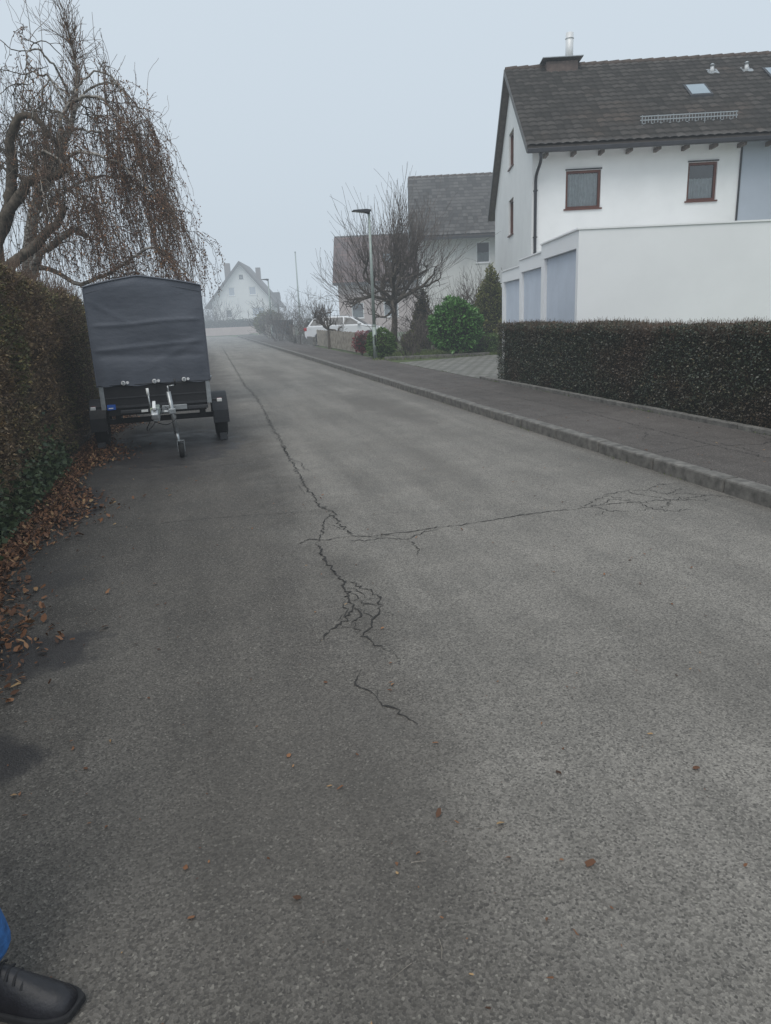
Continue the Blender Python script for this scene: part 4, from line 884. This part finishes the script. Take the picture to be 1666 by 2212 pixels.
# ------------------------------------------------------------------ person (standing at the left edge, only a shoe and trouser hem in view)
pe=empty('person',(0,0,0)); FD=Vector((.985,-.16,0)).normalized(); RD=Vector((FD.y,-FD.x,0))
def skin(name,verts,edges,rad,mat,root=0,sub=2):
    me=bpy.data.meshes.new(name); me.from_pydata([tuple(v) for v in verts],edges,[]); me.materials.append(mat)
    o=link(bpy.data.objects.new(name,me),pe); o.modifiers.new('skin','SKIN'); sv=me.skin_vertices[0].data
    for i,r in enumerate(rad): sv[i].radius=(r[0],r[1]) if isinstance(r,tuple) else (r,r)
    sv[root].use_root=True
    s=o.modifiers.new('sub','SUBSURF'); s.levels=sub; s.render_levels=sub; return o
foot=Vector((-1.022,1.385,0)); foot2=foot+RD*.24-FD*.10
def shoe(f):
    secs=[(-.08,.030,.045,.085),(-.065,.036,.0,.095),(-.02,.038,.0,.125),(.03,.040,.0,.125),(.08,.044,.0,.10),(.13,.049,.0,.078),(.17,.048,.0,.066),(.20,.040,.002,.056),(.222,.024,.006,.040)]
    V=[];F=[];n=16
    for (y,w,z0,z1) in secs:
        for i in range(n):
            a=2*math.pi*i/n; cx=math.cos(a);cz=math.sin(a); zc=.012; hh=(z1-zc); zz=zc+max(0,cz)**.75*hh if cz>=0 else zc+cz*.012
            p=f+FD*y+RD*(cx*w*(1 if cz<.2 else (1-.35*(cz-.2)))); V.append((p.x,p.y,zz+.008))
    for k in range(len(secs)-1):
        for i in range(n): F.append((k*n+i,k*n+(i+1)%n,(k+1)*n+(i+1)%n,(k+1)*n+i))
    F+=[tuple(range(n))[::-1],tuple(range((len(secs)-1)*n,len(secs)*n))]
    o=pymesh('shoe',V,F,M_shoe,pe,smooth=True); s=o.modifiers.new('s','SUBSURF');s.levels=1;s.render_levels=2
    m=len(secs)
    out=[(y,w+.006) for y,w,_,_ in secs]; ring=[f+FD*(y-.004)+RD*w for y,w in out]+[f+FD*(y+.004)-RD*w for y,w in out[::-1]]
    ring[m-1]+=FD*.006; ring[m]+=FD*.006
    k=len(ring); V=[(p.x,p.y,.005) for p in ring]+[(p.x,p.y,.026) for p in ring]
    F=[tuple(range(k))[::-1],tuple(range(k,2*k))]+[(i,(i+1)%k,k+(i+1)%k,k+i) for i in range(k)]
    pymesh('shoe_sole',V,F,M_sole,pe,bevel=.004)
    tc=[]
    for j in range(5):
        y=.045+j*.019; z=.124-j*.0105
        pts=[f+FD*(y+.004*u)+RD*(u*.024)+Vector((0,0,z-.012*abs(u)**2)) for u in np.linspace(-1,1,7)]; tc.append([tuple(q) for q in pts])
    tubes('shoe_laces',np.array(tc),np.full((5,7),.0035),M_sole,pe,6)
    tc=[[tuple(f+FD*(.15-.015*(abs(u)**2)*2)+RD*(u*.042)+Vector((0,0,.071-.035*abs(u)**2))) for u in np.linspace(-1,1,9)]]
    tubes('toe_cap_seam',np.array(tc),np.full((1,9),.0025),M_sole,pe,5)
shoe(foot);shoe(foot2)
hip=(foot+foot2)/2-FD*.17; Lh=hip-RD*.10; Rh=hip+RD*.10
up=lambda p,z:Vector((p.x,p.y,z))
v=[up(hip,.95),up(Lh,.86),up(foot-FD*.085,.50),up(foot-FD*.012,.22),up(foot+FD*.012,.115),up(Rh,.86),up(foot2-FD*.05,.50),up(foot2-FD*.02,.19),up(foot2-FD*.005,.10)]
skin('trousers',v,[(0,1),(1,2),(2,3),(3,4),(0,5),(5,6),(6,7),(7,8)],[.15,.10,.075,.074,.080,.10,.075,.066,.070],M_jeans)
v=[up(hip,.90),up(hip,1.12),up(hip,1.36),up(hip,1.46),up(hip-RD*.18,1.40),up(hip-RD*.23,1.12),up(hip-RD*.22+FD*.06,.88),up(hip+RD*.18,1.40),up(hip+RD*.23,1.12),up(hip+RD*.22+FD*.06,.88)]
skin('jacket',v,[(0,1),(1,2),(2,3),(2,4),(4,5),(5,6),(2,7),(7,8),(8,9)],[.16,.15,.155,.07,.07,.052,.042,.07,.052,.042],M_jacket)
for sg_ in(-1,1):
    w=hip+RD*.22*sg_+FD*.06; vv=[up(w,.86),up(w+FD*.01,.80)];ed=[(0,1)];rd=[.026,.036]
    for k,(o,l) in enumerate(((-.024,.07),(-.008,.08),(.008,.076),(.024,.06))):
        i=len(vv); b=w+FD*(.012+o); vv+= [up(b,.765),up(b+FD*.006,.765-l*.55),up(b-RD*sg_*.012,.765-l)]; ed+=[(1,i),(i,i+1),(i+1,i+2)]; rd+=[.010,.0088,.0078]
    i=len(vv); vv+=[up(w+FD*.05,.80),up(w+FD*.062,.76)]; ed+=[(1,i),(i,i+1)]; rd+=[.011,.009]
    skin('hand',vv,ed,rd,M_skin,0,1)
skin('neck_and_head',[up(hip,1.44),up(hip+FD*.01,1.53),up(hip+FD*.02,1.60),up(hip+FD*.02,1.68),up(hip+FD*.015,1.73)],[(0,1),(1,2),(2,3),(3,4)],[.055,.055,.075,.085,.06],M_skin)
hc=hip+FD*.02
skin('nose',[up(hc+FD*.085,1.655),up(hc+FD*.105,1.625)],[(0,1)],[.010,.014],M_skin,0,1)
for sg_ in(-1,1):
    bpy.ops.mesh.primitive_uv_sphere_add(radius=.012,location=up(hc+FD*.078+RD*.032*sg_,1.655),segments=12,ring_count=8); o=bpy.context.object;o.name='eye';o.data.materials.append(M_paper);o.parent=pe
    skin('ear',[up(hc+RD*.085*sg_,1.665),up(hc+RD*.088*sg_,1.625)],[(0,1)],[.014,.010],M_skin,0,1)
skin('mouth',[up(hc+FD*.088-RD*.02,1.587),up(hc+FD*.092,1.586),up(hc+FD*.088+RD*.02,1.587)],[(0,1),(1,2)],[.005,.006,.005],smat('lips',(.40,.15,.13),.5,.05),0,1)
skin('hair',[up(hc-FD*.03,1.62),up(hc-FD*.03,1.70),up(hc+FD*.01,1.745),up(hc+FD*.045,1.735)],[(0,1),(1,2),(2,3)],[.075,.085,.075,.05],M_hair)

# ------------------------------------------------------------------ fog: absorbing volumes with an added glow in place of scattered daylight (thin haze everywhere, a denser bank further off)
def glow_fogvol(name,dens,box):
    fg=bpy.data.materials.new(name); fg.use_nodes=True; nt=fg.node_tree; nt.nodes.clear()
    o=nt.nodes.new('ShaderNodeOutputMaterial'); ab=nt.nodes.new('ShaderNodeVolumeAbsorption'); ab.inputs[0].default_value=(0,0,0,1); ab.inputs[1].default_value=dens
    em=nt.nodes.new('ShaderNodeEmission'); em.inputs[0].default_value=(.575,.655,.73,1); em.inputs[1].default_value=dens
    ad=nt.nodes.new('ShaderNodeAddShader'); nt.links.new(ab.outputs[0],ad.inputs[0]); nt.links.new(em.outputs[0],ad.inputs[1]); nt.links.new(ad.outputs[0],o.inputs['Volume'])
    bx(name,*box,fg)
glow_fogvol('fog',.0022,(-300,300,-60,390,-2,42))
glow_fogvol('fog.001',.0054,(-290,290,34,380,-1.5,38))
# ------------------------------------------------------------------ sky and light
SE,SR=math.radians(56),math.radians(202)
w=bpy.data.worlds.new('World'); sc.world=w; w.use_nodes=True; nt=w.node_tree; nt.nodes.clear()
out=nt.nodes.new('ShaderNodeOutputWorld'); sky=nt.nodes.new('ShaderNodeTexSky'); sky.sky_type='NISHITA'; sky.sun_disc=False; sky.sun_elevation=SE; sky.sun_rotation=SR
b1=nt.nodes.new('ShaderNodeBackground'); b1.inputs[1].default_value=.10; nt.links.new(sky.outputs[0],b1.inputs[0])
b2=nt.nodes.new('ShaderNodeBackground'); b2.inputs[0].default_value=(.73,.82,.90,1); b2.inputs[1].default_value=1.0
mx=nt.nodes.new('ShaderNodeMixShader'); mx.inputs[0].default_value=.88; nt.links.new(b1.outputs[0],mx.inputs[1]); nt.links.new(b2.outputs[0],mx.inputs[2]); nt.links.new(mx.outputs[0],out.inputs[0])
ld=bpy.data.lights.new('sun','SUN'); ld.energy=1.5; ld.angle=math.radians(40); ld.color=(1,.955,.89)
lo=link(bpy.data.objects.new('sun',ld)); dirv=Vector((-.28,-.70,1.15)); lo.rotation_euler=dirv.to_track_quat('Z','Y').to_euler()
# ------------------------------------------------------------------ camera
p=math.radians(15.56); th=.045
cam=bpy.data.cameras.new('camera'); cam.lens=1540/2212*36; cam.sensor_width=36; cam.clip_end=2000; cam.clip_start=.05
co=link(bpy.data.objects.new('camera',cam)); sc.camera=co
r0=Vector((1,0,0));u0=Vector((0,math.sin(p),math.cos(p)));fw=Vector((0,math.cos(p),-math.sin(p)))
R=math.cos(th)*r0-math.sin(th)*u0;U=math.sin(th)*r0+math.cos(th)*u0
Mx=Matrix((R,U,-fw)).transposed().to_4x4();Mx.translation=(0,0,1.6);co.matrix_world=Mx
sc.view_settings.view_transform='Standard'; sc.view_settings.look='None'; sc.view_settings.exposure=0
